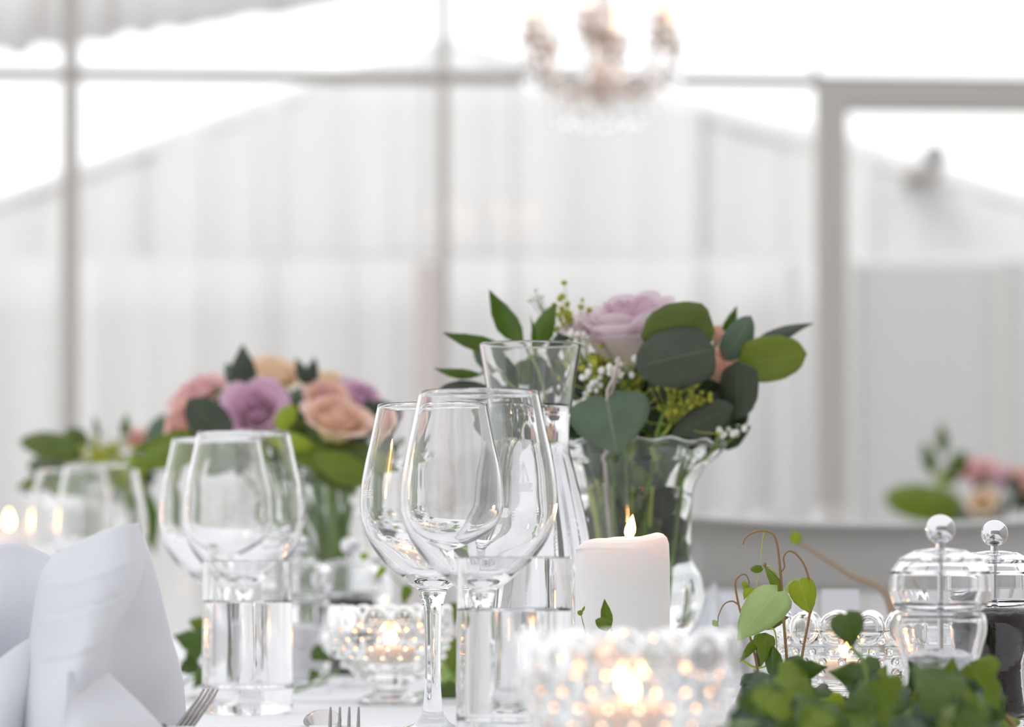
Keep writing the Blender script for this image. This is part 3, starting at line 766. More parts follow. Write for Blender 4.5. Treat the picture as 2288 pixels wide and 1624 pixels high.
fork('fork', 'steel dessert fork with upright tines beside the spoon bowl', [Vector((-.092, 1.80, TZ + .0085)), Vector((-.094, 1.87, TZ + .0125)), Vector((e1.x, 1.93, TZ + .0085)), e1 + Vector((0, -.004, -.0035)), e1], Vector((1, .15, 0)), Vector((0, 0, .8)), .022, None, STEELD, .0058)

# ================================================================== CHAIR
cr = thing('chair', 'pale grey chair with a curved top rail behind the mills', 'chair', (px(1950, 1280, 3.4).x, 3.25, 0))
def chp(x, y, dd): return px(x, y, 3.4 + dd)
prof = []
sec = [(-.009, 0), (-.0095, .12), (-.010, .5), (-.0105, .86), (-.0155, .885), (-.018, .93), (-.0155, .975), (-.008, .995), (.001, 1.0), (.006, .985), (.009, .94), (.010, .5), (.009, .06), (.006, 0)]
V, Fs = [], []; N = 60
for i in range(N + 1):
    s = i / N; x = 1500 + (2440 - 1500) * s; q = (s - .5) * 2
    dd = .08 - .10 * q * q; top = 1166 - 22 * abs(q) ** 2.2 ; bot = 1322 - 6 * q * q
    for (o, f) in sec:
        p = px(x, bot + (top - bot) * f, 3.4 + dd); V.append(p + Vector((0, o * 1.3, 0)))
k_ = len(sec)
for i in range(N):
    for j in range(k_): Fs.append((i * k_ + j, i * k_ + (j + 1) % k_, (i + 1) * k_ + (j + 1) % k_, (i + 1) * k_ + j))
Fs.append(tuple(range(k_))); Fs.append(tuple(N * k_ + j for j in range(k_))[::-1])
mesh('top_rail', V, Fs, CHAIRM, cr, world=True, weld=True)
xl, xr = px(1520, 0, 3.4).x, px(2420, 0, 3.4).x
for X in (xl + .012, xr - .012):
    tube('back_post', [(X, 3.40, .88), (X, 3.39, .6), (X, 3.36, .44), (X, 3.42, 0)], .013, CHAIRM, cr, 12, 20)
    tube('front_leg', [(X, 3.19, .44), (X, 3.17, 0)], .013, CHAIRM, cr, 12, 6)
for k in range(5):
    X = xl + (xr - xl) * (k + 1) / 6
    tube('back_slat', [(X, 3.46 , .80), (X, 3.43, .62), (X, 3.40, .45)], .008, CHAIRM, cr, 8, 10)
box('seat', (xl, 3.17, .43), (xr, 3.42, .46), CHAIRM, cr, .01, world=True)

# ================================================================== LEAVES AND FLOWERS
PROF = {
    'lance': [(0, 0), (.08, .25), (.25, .8), (.42, 1), (.65, .78), (.85, .36), (1, .015)],
    'oval': [(0, 0), (.04, .35), (.18, .82), (.4, 1), (.65, .95), (.85, .62), (.96, .3), (1, .02)],
    'round': [(0, 0), (.02, .45), (.14, .88), (.38, 1), (.62, .97), (.84, .72), (.95, .42), (1, .02)],
    'heart': [(0, .25), (.03, .72), (.14, .97), (.3, 1), (.5, .88), (.72, .58), (.9, .22), (1, .015)],
}
IVY = [(0, .02), (.03, .35), (-.02, .62), (.12, .95), (.25, 1.0), (.34, .72), (.40, .58), (.55, .60), (.66, .42), (.82, .2), (1, .015)]
PROF['ivy'] = IVY
def wprof(kind, s):
    P = PROF[kind]
    for (a, wa), (b, wb) in zip(P, P[1:]):
        if s <= b + 1e-9:
            t = (s - a) / (b - a) if b != a else 0
            t = max(0, min(1, t)); return wa + (wb - wa) * (t if kind == 'ivy' else (3 * t * t - 2 * t ** 3) * .5 + t * .5)
    return 0
def leaf_data(base, tipp, width, kind='lance', roll=0, curl=.12, fold=.25, twist=0, nl=12, nw=6, wave=0):
    base = Vector(base); tipp = Vector(tipp); ax = tipp - base; L = ax.length; t = ax / L
    n0 = Vector((0, -1, 0)); n0 = n0 - t * n0.dot(t)
    if n0.length < .05: n0 = Vector((0, -.3, 1)); n0 = n0 - t * n0.dot(t)
    n0.normalize()
    V, UV, Fs = [], [], []
    for i in range(nl + 1):
        s = i / nl; ro = roll + twist * (s - .5)
        n = Matrix.Rotation(ro, 3, t) @ n0; b = t.cross(n)
        wv = wprof(kind, s) * width / 2
        cpt = base + ax * s + n * (-curl * L * (4 * s * (1 - s)) * -1)
        for j in range(nw + 1):
            u = -1 + 2 * j / nw
            back = 0
            if kind == 'heart' or kind == 'ivy': back = -abs(u) * L * .10 * max(0, 1 - s * 4)
            p = cpt + b * (u * wv) - n * (abs(u) * wv * fold) + t * back + n * (wave * width * math.sin(s * 9 + u * 2) * abs(u))
            V.append(p); UV.append((u * .5, s))
    for i in range(nl):
        for j in range(nw):
            a = i * (nw + 1) + j; Fs.append((a, a + 1, a + nw + 2, a + nw + 1))
    return V, Fs, UV
def leaf(parent, b, tp, wpx, mat, kind='lance', d=None, name='leaf', d2=None, **kw):
    """b, tp: pixel points; wpx: width in pixels at distance d"""
    d2 = d if d2 is None else d2
    V, Fs, UV = leaf_data(px(b[0], b[1], d), px(tp[0], tp[1], d2), wpx * d / F, kind, **kw)
    o = mesh(name, V, Fs, mat, parent, world=True, uv=UV)
    m = o.modifiers.new('s', 'SOLIDIFY'); m.thickness = .0003
    return o
def leaf3(parent, b, tp, wd, mat, kind='lance', name='leaf', **kw):
    V, Fs, UV = leaf_data(b, tp, wd, kind, **kw)
    return mesh(name, V, Fs, mat, parent, world=True, uv=UV)
def stem(parent, pts, r, mat, name='stem', n=20, taper=.4):
    return tube(name, pts, lambda s: r * (1 - taper * s), mat, parent, 7, n)

def petal_mesh(name, r0, r1, h, span, flare, lip, mat):
    """one cupped petal standing at radius r0 at its foot and r1 at its edge"""
    V, UV, Fs = [], [], []; nu, nv = 12, 10
    for j in range(nv + 1):
        v = j / nv
        for i in range(nu + 1):
            u = -1 + 2 * i / nu
            edge = 1 - .22 * abs(u) ** 2.5
            vv = v * edge
            r = r0 + (r1 - r0) * math.sin(vv * math.pi / 2) ** .8 + flare * max(0, vv - .68) ** 1.5 * 6
            z = h * vv - lip * max(0, vv - .75) ** 1.6 * 8 * (1 + .2 * u)
            a = u * span * (.35 + .65 * math.sin(min(1, v * 1.25) * math.pi / 2))
            r += .06 * r1 * math.sin(u * 3 + v * 4) * v
            V.append((r * math.cos(a), r * math.sin(a), z)); UV.append((u, v))
    for j in range(nv):
        for i in range(nu):
            a = j * (nu + 1) + i; Fs.append((a, a + 1, a + nu + 2, a + nu + 1))
    me = bpy.data.meshes.new(name); me.from_pydata(V, [], Fs)
    ul = me.uv_layers.new(name='UVMap')
    for l in me.loops: ul.data[l.index].uv = UV[l.vertex_index]
    me.polygons.foreach_set('use_smooth', [True] * len(me.polygons)); me.materials.append(mat); return me
PM = {}
def rings(key, outm, inm):
    if key in PM: return PM[key]
    spec = [(3, .04, .10, .92, 1.2, 0, 0, inm), (4, .07, .20, .96, 1.0, .02, 0, inm), (5, .10, .32, .97, .85, .05, .01, inm), (5, .13, .44, .94, .8, .10, .03, outm), (6, .15, .55, .90, .72, .18, .06, outm), (6, .16, .62, .80, .72, .34, .12, outm)]
    PM[key] = [(n, petal_mesh('petal', a, b, h, sp_, fl_, lp, m)) for n, a, b, h, sp_, fl_, lp, m in spec]
    return PM[key]
def rose(label, c, R0, tilt, spin, key, outm, inm, stem_to=None, h=1.25, group='roses', name='rose', open_=1.0, nring=6):
    """c: centre of the bloom; R0: bloom radius; tilt: direction the bloom opens to"""
    t = thing(name, label, 'rose', c if stem_to is None else stem_to, group)
    dirn = Vector(tilt).normalized(); q = Vector((0, 0, 1)).rotation_difference(dirn)
    rr_ = random.Random(hash(label) % 1000 if False else int(spin * 97))
    head_base = Vector(c) - dirn * R0 * .55
    for k, (n_, me) in enumerate(rings(key, outm, inm)[:nring]):
        for i in range(n_):
            o = put('petal', me, None, t)
            a = 2 * math.pi * i / n_ + k * 1.1 + spin + rr_.uniform(-.15, .15)
            sc_ = rr_.uniform(.93, 1.07)
            m3 = (q @ Matrix.Rotation(a, 3, 'Z').to_quaternion()).to_matrix() @ Matrix.Rotation(rr_.uniform(-.05, .05) * open_, 3, 'Y')
            s_ = R0 * 1.25 * sc_
            o.matrix_local = Matrix.Translation(head_base - t.location) @ m3.to_4x4() @ Matrix.Diagonal((s_, s_, s_ * h / 1.25, 1))
    if stem_to is not None:
        st = tube('stem', [head_base + dirn * R0 * .1, head_base - dirn * R0 * .6, Vector(stem_to) + Vector((0, 0, (head_base.z - stem_to[2]) * .35)), stem_to], lambda s: .0022 + .0003 * s, STEMG, t, 8, 18)
        V, Fs = [], []
        cV, cF = lathe_data([(0, -.25 * R0), (.16 * R0, -.12 * R0), (.2 * R0, .02 * R0), (.05 * R0, .1 * R0), (0, .1 * R0)], 10)
        mesh('calyx', [q @ v + head_base for v in cV], cF, STEMG, t, world=True)
    return t
def cluster(name, label, c, n, spread, r, mat, root, group=None, stemm=STEMG, seed=1, cat='flower', part='floret', squash=.8):
    rg = random.Random(seed); t = thing(name, label, cat, root, group)
    c = Vector(c); mid = Vector(root).lerp(c, .75); mid.z = root[2] + (c.z - root[2]) * .9
    rv = Vector(root); tube('stem', [rv, rv + Vector(((c.x - rv.x) * .3, (c.y - rv.y) * .3, (c.z - rv.z) * .72)), mid], .0011, stemm, t, 6, 14)
    V0, F0 = ball_data((0, 0, 0), r, 8, 5); me = bpy.data.meshes.new(part); me.from_pydata([tuple(v) for v in V0], [], F0)
    me.polygons.foreach_set('use_smooth', [True] * len(me.polygons)); me.materials.append(mat)
    twigs = []
    for i in range(n):
        p = c + Vector((rg.gauss(0, 1), rg.gauss(0, .8), rg.gauss(0, squash))) * spread * .5
        o = put(part, me, None, t); o.location = p - t.location; s = rg.uniform(.7, 1.25); o.scale = (s, s, s * rg.uniform(.8, 1.3))
        twigs.append(tube_data([mid, mid.lerp(p, .6) + Vector((0, 0, -.002)), p], .0004, 4, 4))
    V, Fs = join(twigs); mesh('twigs', V, Fs, stemm, t, world=True)
    return t

def make_vase(label, loc):
    t = thing('flower_vase', label, 'vase', loc, 'flared glass flower vases')
    def wob(r, z, a, i):
        k = max(0, (z - .17) / .03)
        return r * (1 + .012 * k * math.cos(a * 16)), z + .0016 * k * math.cos(a * 16) * (1 if r > .06 else 0)
    o_ = smooth_profile(mmp([(40, .8), (42, 4), (36, 10), (22, 18), (20, 26), (34, 40), (50, 60), (56.5, 80), (55, 96), (49, 108), (47.2, 120), (47.5, 150), (50, 165), (58, 178), (68, 187), (72.5, 193)]), 90)
    i_ = smooth_profile(mmp([(70.2, 194.5), (65, 190), (56, 182), (47.4, 168), (44.3, 150), (44, 120), (45.5, 106), (51, 95), (52.4, 80), (46, 63), (30, 46), (14, 40), (0, 39)]), 70)
    lathe('glass_body', [(0, .002), (.034, .002), (.037, 0)] + o_ + [(.0745, .1935), (.0752, .1955), (.0744, .1975), (.0722, .198), (.0705, .1965)] + i_, CRYSTAL, t, 96, wob=wob)
    wi_ = [(r, z) for r, z in i_ if z < .162][::-1]
    rr0 = wi_[-1][0]
    lathe('water', [(0, wi_[0][1] - .0002)] + [(r + .0002, z) for r, z in wi_[1:]] + [(rr0 - .0006, .1635), (rr0 - .004, .163), (0, .163)], WATER, t, 72)
    return t
V1 = on_table(1402, 2.48)
va = make_vase('flared glass vase holding the large lavender rose bouquet', V1)
RT = V1 + Vector((0, 0, .06))          # where the stems meet
VIN = lambda dx, dy: V1 + Vector((dx, dy, .055))

# --- bouquet 1
rose('large pale lavender rose topping the middle bouquet', px(1406, 762, 2.45), .0405, (-.12, -.28, .95), 1.0, 'lav', P_LAV, P_LAVI, VIN(.0, 0), h=1.35)
rose('peach rose behind the dark round leaves, right in the middle bouquet', px(1606, 828, 2.46), .0185, (.55, -.45, .5), 2.0, 'peach', P_CORAL, P_CORAL, VIN(.012, .008), nring=5)
rose('small peach rosebud above the peach rose in the middle bouquet', px(1603, 752, 2.48), .011, (.2, -.3, .9), 3.0, 'bud', P_CORAL, P_CORAL, VIN(.014, .004), nring=4)
def sprig(name, label, root, spine, leaves, cat='foliage', group=None, stemr=.0016, smat=STEMG):
    t = thing(name, label, cat, root, group)
    stem(t, [root] + spine, stemr, smat, 'stem', 24)
    for L in leaves:
        kw = dict(L[5]) if len(L) > 5 else {}
        leaf(t, L[0], L[1], L[2], L[3], L[4], **kw)
    return t
D = 2.43
sprig('ruscus_sprig', 'glossy pointed green sprig rising left of the lavender rose', VIN(-.012, 0), [px(1230, 900, D), px(1180, 790, D), px(1172, 770, D)],
      [((1172, 772), (1093, 647), 58, L_DARK, 'lance', dict(d=D, roll=.3, curl=-.08)), ((1140, 782), (988, 742), 42, L_DARK, 'lance', dict(d=D, roll=-.5, curl=.1)),
       ((1195, 790), (1241, 676), 54, L_DARK, 'lance', dict(d=D + .01, roll=-.3)), ((1188, 790), (1184, 705), 18, L_DARK, 'lance', dict(d=D, roll=1.0)), ((1240, 810), (1262, 738), 46, L_EUC, 'oval', dict(d=D + .02, roll=.3))])
sprig('ruscus_sprig', 'lower pointed green sprig reaching left beyond the carafe rim', VIN(-.016, -.004), [px(1190, 950, D), px(1110, 850, D), px(1075, 830, D)],
      [((1080, 836), (968, 822), 30, L_DARK, 'lance', dict(d=D, roll=-.7, curl=.12)), ((1110, 885), (982, 868), 52, L_EUCD, 'oval', dict(d=D, roll=.2, curl=.1)), ((1120, 870), (1062, 905), 34, L_DEEP, 'oval', dict(d=D, roll=.6)),
       ((1120, 830), (1058, 772), 50, L_EUC, 'oval', dict(d=D + .02, roll=-.4)), ((1150, 880), (1120, 800), 40, L_DEEP, 'lance', dict(d=D + .01))])
sprig('eucalyptus_sprig', 'sprig with the big round two-tone leaf right of the lavender rose', VIN(.004, -.006), [px(1470, 960, 2.42), px(1560, 850, 2.42), px(1592, 770, 2.415)],
      [((1598, 738), (1432, 750), 140, L_EUCG, 'round', dict(d=2.41, roll=-.3, fold=.2, curl=.05, d2=2.40)), ((1598, 780), (1421, 822), 142, L_EUCD, 'round', dict(d=2.40, roll=.25, fold=.12, curl=.06, d2=2.385, nl=18, nw=8)), ((1560, 850), (1445, 868), 90, L_EUCD, 'oval', dict(d=2.425, roll=.4))])
o = sprig('eucalyptus_sprig', 'grey-green heart-shaped leaf hanging over the vase rim', VIN(-.004, -.012), [px(1350, 980, 2.44), px(1372, 860, 2.40), px(1383, 800, 2.385)],
      [((1356, 890), (1380, 1016), 184, L_EUC, 'heart', dict(d=2.385, roll=.15, fold=.12, curl=.07, nl=18, nw=8))], smat=STEMP)
stem(o, [px(1383, 797, 2.385), px(1372, 840, 2.383), px(1358, 870, 2.383), px(1356, 895, 2.385)], .0014, STEMP)
sprig('eucalyptus_sprig', 'sprig of broad green leaves pointing far right of the bouquet', VIN(.016, .004), [px(1540, 950, 2.46), px(1620, 830, 2.46), px(1650, 806, 2.46)],
      [((1648, 812), (1803, 790), 108, L_OLIVE, 'round', dict(d=2.45, roll=.35, fold=.15, curl=.05)), ((1655, 800), (1818, 722), 46, L_EUCD, 'lance', dict(d=2.465, roll=-.6, curl=.12)),
       ((1618, 806), (1678, 705), 66, L_EUC, 'oval', dict(d=2.45, roll=.1)), ((1612, 760), (1646, 682), 30, L_DARK, 'lance', dict(d=2.48, roll=.4)), ((1612, 830), (1560, 900), 40, L_DEEP, 'oval', dict(d=2.46))])
sprig('eucalyptus_sprig', 'dark grey leaves low on the right side of the bouquet', VIN(.018, 0), [px(1550, 980, 2.44), px(1640, 900, 2.44), px(1648, 820, 2.44)],
      [((1650, 808), (1648, 936), 96, L_EUCD, 'round', dict(d=2.43, roll=.5, curl=.05)), ((1640, 905), (1499, 974), 70, L_EUCD, 'oval', dict(d=2.42, roll=-.2, curl=.08)), ((1590, 880), (1640, 925), 60, L_EUCD, 'oval', dict(d=2.45))])
fill_r = random.Random(11)
FT = [('leafy_sprig', 'dark leafy filling behind the filler buds at the centre of the bouquet', -.004, .006, (1300, 1470)), ('leafy_sprig', 'dark leafy filling under the peach rose on the vase rim', .01, .01, (1440, 1640))]
for nm, lb, dx, dy, (xa, xb) in FT:
    t = thing(nm, lb, 'foliage', VIN(dx, dy)); mx_ = (xa + xb) / 2
    stem(t, [VIN(dx, dy), px(mx_, 1000, 2.49), px(mx_, 880, 2.50)], .002, STEMG)
    for i in range(64):
        x = fill_r.uniform(xa, xb); y = fill_r.uniform(830, 1010); a = fill_r.uniform(-2.6, -.5); ln = fill_r.uniform(60, 100)
        dd = fill_r.uniform(2.45, 2.53)
        leaf(t, (x, y), (x + ln * math.cos(a), y + ln * .8 * math.sin(a)), fill_r.uniform(44, 70), fill_r.choice([L_DEEP, L_DEEP, L_DARK, L_EUCD]), fill_r.choice(['oval', 'lance']), d=dd, roll=fill_r.uniform(-.9, .9), nl=8, nw=4)
    for i in range(7):
        x = fill_r.uniform(1310, 1490)
        stem(t, [px(x, 970, 2.48), px(1402 + (x - 1402) * .6, 1150, 2.48), px(1402 + (x - 1402) * .35, 1330, 2.48), px(1402 - (x - 1402) * .3, 1400, 2.48)], .0028, fill_r.choice([STEMG, STEMG, STEMY]), taper=.1)
t = thing('leafy_sprig', 'dark leaves behind the neck of the water carafe', 'foliage', VIN(-.016, .008))
stem(t, [VIN(-.016, .008), px(1300, 1010, 2.50), px(1200, 900, 2.52)], .002, STEMG)
for i in range(30):
    x = fill_r.uniform(1130, 1290); y = fill_r.uniform(830, 985); a = fill_r.uniform(-3.4, -.6); ln = fill_r.uniform(55, 95)
    leaf(t, (x, y), (x + ln * math.cos(a), y + ln * .6 * math.sin(a)), fill_r.uniform(34, 60), fill_r.choice([L_DEEP, L_DARK, L_EUCD, L_EUC]), 'oval', d=fill_r.uniform(2.46, 2.55), roll=fill_r.uniform(-.9, .9), nl=8, nw=4)
t = thing('leafy_sprig', 'green leaves and stems under water inside the middle vase', 'foliage', VIN(0, .002))
stem(t, [VIN(0, .002), px(1400, 1200, 2.48), px(1400, 1020, 2.48)], .003, STEMG)
for i in range(46):
    x = fill_r.uniform(1310, 1490); y = fill_r.uniform(1040, 1290); ln = fill_r.uniform(55, 100); a = fill_r.uniform(-2.2, -1)
    leaf(t, (x, y), (x + ln * math.cos(a) * .5, y + ln * math.sin(a)), fill_r.uniform(34, 56), fill_r.choice([L_DEEP, L_DEEP, L_DARK, L_IVYM]), 'oval', d=fill_r.uniform(2.46, 2.50), roll=fill_r.uniform(-1, 1), nl=8, nw=4)
G1 = 'yellow-green filler buds of the middle bouquet'
cluster('filler_sprig', 'yellow-green buds beside the pointed leaves, left of the lavender rose', px(1262, 716, 2.46), 44, .018, .0021, BUDY, VIN(-.01, .002), G1, STEMY, 1, squash=1.3)
cluster('filler_sprig', 'yellow-green buds directly below the lavender rose', px(1325, 812, 2.42), 46, .016, .0019, BUDY, VIN(-.006, -.004), G1, STEMY, 2)
cluster('filler_sprig', 'yellow-green buds between the heart leaf and dark leaves', px(1525, 890, 2.42), 60, .024, .0019, BUDY, VIN(.008, -.006), G1, STEMY, 3, squash=.6)
cluster('filler_sprig', 'olive buds in the shade above the heart-shaped leaf', px(1420, 862, 2.44), 40, .020, .0017, BUDY, VIN(.002, .001), G1, STEMY, 4)
G2 = 'tiny white flowers of the middle bouquet'
cluster('white_flower_sprig', 'tiny white flowers above the heart-shaped leaf', px(1380, 830, 2.40), 14, .010, .0022, P_WHITE, VIN(.001, -.008), G2, STEMG, 5)
cluster('white_flower_sprig', 'tiny white flowers right of the carafe rim', px(1322, 862, 2.41), 16, .013, .0022, P_WHITE, VIN(-.005, -.008), G2, STEMG, 6)
cluster('white_flower_sprig', 'tiny white flowers topping the spray left of the lavender rose', px(1206, 668, 2.50), 10, .010, .0022, P_WHITE, VIN(-.012, .006), G2, STEMG, 7)
cluster('white_flower_sprig', 'white flower and green bud hanging at the right of the vase rim', px(1624, 968, 2.42), 9, .008, .0026, P_WHITE, VIN(.02, -.002), G2, STEMG, 8)
cluster('white_flower_sprig', 'tiny white flowers beside the rose just above the carafe', px(1290, 752, 2.43), 12, .009, .0022, P_WHITE, VIN(-.008, -.002), G2, STEMG, 9)

# --- bouquet 2 (soft focus, left)
V2 = on_table(742, 3.1); dup(va, V2, 'flared glass vase under the blurred flowers on the left', 0)
D2 = 3.08; VI2 = lambda dx, dy=0: V2 + Vector((dx, dy, .055))
g = 'roses of the left arrangement'
rose('lilac rose facing us in the middle of the left arrangement', px(573, 925, 3.0), .029, (-.1, -.85, .45), 1.0, 'lil', P_LILAC, P_LILAC, VI2(-.012), group=g)
rose('yellow-peach rose topping the left arrangement', px(605, 858, 3.10), .031, (0, -.45, .9), 2.0, 'pea', P_PEACH, P_PEACH, VI2(-.006), group=g)
rose('pink rose behind the dark oval leaf of the left arrangement', px(452, 893, 3.08), .027, (-.4, -.5, .8), 3.0, 'pin', P_PINK, P_PINK, VI2(-.02), group=g)
rose('peach rose at the left end, below the pink rose', px(412, 945, 3.05), .019, (-.7, -.6, .3), 4.0, 'cor', P_CORAL, P_PINK, VI2(-.022), group=g)
rose('yellow and pink rose right of the lilac rose', px(750, 950, 2.98), .030, (.25, -.45, .8), 5.0, 'yel', P_YEL, P_YEL, VI2(.0), group=g)
rose('small coral rose above the yellow and pink rose', px(728, 893, 3.04), .018, (.1, -.7, .7), 6.0, 'cor', P_CORAL, P_CORAL, VI2(.004), group=g)
rose('lilac rose at the right end of the left arrangement', px(803, 905, 3.08), .024, (.6, -.5, .6), 7.0, 'lil', P_LILAC, P_LILAC, VI2(.01), group=g)
rose('orange rose tip high on the right of the left arrangement', px(735, 862, 3.14), .018, (.2, -.3, .9), 8.0, 'pea', P_PEACH, P_PEACH, VI2(.006), group=g)
sprig('leaf_sprig', 'upright dark leaf standing above the left arrangement', VI2(-.01), [px(590, 960, 3.08), px(548, 890, 3.06)],
      [((545, 890), (541, 768), 62, L_EUCD, 'lance', dict(d=3.04, roll=.2)), ((540, 880), (505, 810), 34, L_EUC, 'oval', dict(d=3.05, roll=-.3))])
sprig('leaf_sprig', 'big dark oval leaf at the lower left of the roses', VI2(-.018), [px(600, 1020, 3.0), px(510, 980, 2.97)],
      [((512, 985), (418, 892), 92, L_EUCD, 'oval', dict(d=2.95, roll=.1, curl=.05))])
sprig('leaf_sprig', 'small dark leaf pair between the peach roses', VI2(.004), [px(700, 960, 3.08), px(688, 870, 3.07)],
      [((690, 868), (660, 798), 30, L_EUCD, 'lance', dict(d=3.05)), ((690, 868), (704, 797), 34, L_EUCD, 'lance', dict(d=3.05)), ((690, 885), (650, 880), 36, L_EUC, 'oval', dict(d=3.04)), ((705, 900), (770, 868), 34, L_EUCD, 'oval', dict(d=3.06))])
sprig('leaf_sprig', 'lime leaves stretching left below the roses', VI2(-.016), [px(640, 1050, 3.02), px(500, 1010, 3.0), px(460, 1000, 3.0)],
      [((480, 990), (282, 1048), 78, L_IVYM, 'lance', dict(d=2.98, roll=.4)), ((470, 975), (300, 1000), 58, L_IVYM, 'lance', dict(d=3.02, roll=-.3)), ((540, 1015), (420, 1070), 60, L_DARK, 'oval', dict(d=3.03)), ((620, 960), (660, 905), 50, L_LIME, 'oval', dict(d=2.96, roll=-.4)), ((700, 1000), (600, 975), 46, L_LIME, 'oval', dict(d=2.95, roll=.5))])
sprig('leaf_sprig', 'long green leaves drooping right below the roses', VI2(.01), [px(730, 1060, 3.0), px(700, 1010, 2.97)],
      [((690, 1015), (872, 1082), 74, L_IVYM, 'lance', dict(d=2.95, roll=.3, curl=.1)), ((700, 1000), (850, 1030), 60, L_EUCG, 'oval', dict(d=2.98, roll=-.2)), ((760, 985), (868, 935), 52, L_EUCD, 'lance', dict(d=3.0)), ((690, 1030), (800, 1108), 60, L_EUCG, 'lance', dict(d=2.99, roll=-.4)), ((650, 1000), (750, 1040), 60, L_IVYM, 'oval', dict(d=2.96))])
t = thing('leafy_sprig', 'dark leaves packed under the roses of the left arrangement', 'foliage', VI2(0, .01)); stem(t, [VI2(0, .01), px(700, 1060, 3.1), px(640, 960, 3.12)], .003, STEMG)
for i in range(85):
    x = fill_r.uniform(430, 830); y = fill_r.uniform(900, 1085); a = fill_r.uniform(-3.1, 0); ln = fill_r.uniform(45, 85)
    leaf(t, (x, y), (x + ln * math.cos(a), y + ln * .7 * math.sin(a)), fill_r.uniform(26, 44), fill_r.choice([L_DEEP, L_DARK, L_EUCD, L_EUCG]), 'oval', d=fill_r.uniform(3.04, 3.14), roll=fill_r.uniform(-.9, .9), nl=6, nw=4)
for i in range(8):
    x = fill_r.uniform(690, 790)
    stem(t, [px(x, 1040, 3.1), px(742 + (x - 742) * .4, 1200, 3.1), px(742 - (x - 742) * .3, 1360, 3.1)], .0028, STEMG, taper=.1)

# --- bouquet 3 (farther left)
V3 = on_table(190, 3.75); dup(va, V3, 'flared glass vase behind the farther wine glasses on the left', 0)
VI3 = lambda dx, dy=0: V3 + Vector((dx, dy, .055))
sprig('leaf_sprig', 'blurred dark round leaves at the far left of the table', VI3(-.01), [px(190, 1060, 3.7), px(180, 1010, 3.66)],
      [((185, 1010), (42, 985), 62, L_EUCG, 'oval', dict(d=3.62, roll=.2)), ((150, 1000), (190, 962), 60, L_EUCG, 'oval', dict(d=3.64)), ((170, 1040), (60, 1042), 60, L_EUC, 'oval', dict(d=3.66)), ((150, 1060), (35, 1090), 44, L_DARK, 'lance', dict(d=3.66)), ((190, 1075), (100, 1100), 54, L_DARK, 'oval', dict(d=3.6))])
sprig('leaf_sprig', 'blurred upright leaf tips between the two left arrangements', VI3(.01), [px(240, 1040, 3.7), px(270, 990, 3.7)],
      [((278, 990), (283, 922), 26, L_EUCG, 'lance', dict(d=3.66)), ((215, 1000), (208, 925), 22, L_EUC, 'lance', dict(d=3.7, roll=.8)), ((330, 1000), (375, 925), 46, L_EUC, 'oval', dict(d=3.6)), ((240, 1050), (330, 1090), 60, L_IVYM, 'oval', dict(d=3.6)), ((330, 1030), (250, 1075), 60, L_LIME, 'oval', dict(d=3.6, roll=.4)), ((300, 1100), (350, 1180), 56, L_IVYM, 'oval', dict(d=3.66)), ((320, 1080), (345, 1240), 52, L_DARK, 'lance', dict(d=3.62))])
t = thing('leafy_sprig', 'blurred leaf filling over the far left vase', 'foliage', VI3(0, .01)); stem(t, [VI3(0, .01), px(200, 1060, 3.75)], .003, STEMG)
for i in range(44):
    x = fill_r.uniform(110, 350); y = fill_r.uniform(1000, 1130); a = fill_r.uniform(-3.1, 0); ln = fill_r.uniform(30, 60)
    leaf(t, (x, y), (x + ln * math.cos(a), y + ln * .7 * math.sin(a)), fill_r.uniform(22, 40), fill_r.choice([L_EUCD, L_DARK, L_EUC, L_EUCG]), 'oval', d=fill_r.uniform(3.7, 3.8), roll=fill_r.uniform(-.9, .9), nl=6, nw=4)
rose('blurred peach rose between the two left arrangements', px(306, 985, 3.7), .013, (0, -.7, .6), 4.5, 'cor', P_CORAL, P_PINK, VI3(.01), group='roses of the far arrangement')
cluster('filler_sprig', 'blurred yellow-green buds above the far left vase', px(230, 1015, 3.62), 50, .030, .003, BUDY, VI3(0), None, STEMY, 12, squash=.5)
cluster('white_flower_sprig', 'blurred whitish flowers among the far left leaves', px(245, 990, 3.66), 22, .026, .0034, P_WHITE, VI3(.004), None, STEMG, 13, squash=.4)

# ================================================================== FAR TABLE
FTB = thing('round_table', 'far table set with flowers behind the grey chair', 'table', (px(2150, 0, 5.5).x, 5.75, 0))
lathe('table_top', [(0, .72), (.62, .72), (.63, .735), (.62, .749), (0, .749)], REAR, FTB, 64)
lathe('leg', [(0, 0), (.25, 0), (.25, .02), (.04, .05), (.035, .72), (0, .72)], ALU, FTB, 32)
ftc = lathe('tablecloth', [(0, .752), (.62, .752), (.636, .745), (.64, .70), (.66, .5), (.68, .3)], CLOTH, None, 96, off=(FTB.location.x, 5.75, 0), wob=lambda r, z, a, i: (r + (.02 * math.sin(a * 16) * (.75 - z) / .45 if z < .74 else 0), z))
tag(ftc, 'white cloth draped over the far round table', 'tablecloth')
D5 = 5.35; V4 = Vector((px(2195, 0, D5).x, D5, .753)); dup(va, V4, 'glass vase on the far table, hidden behind the chair rail', 0)
VI4 = lambda dx, dy=0: V4 + Vector((dx, dy, .055))
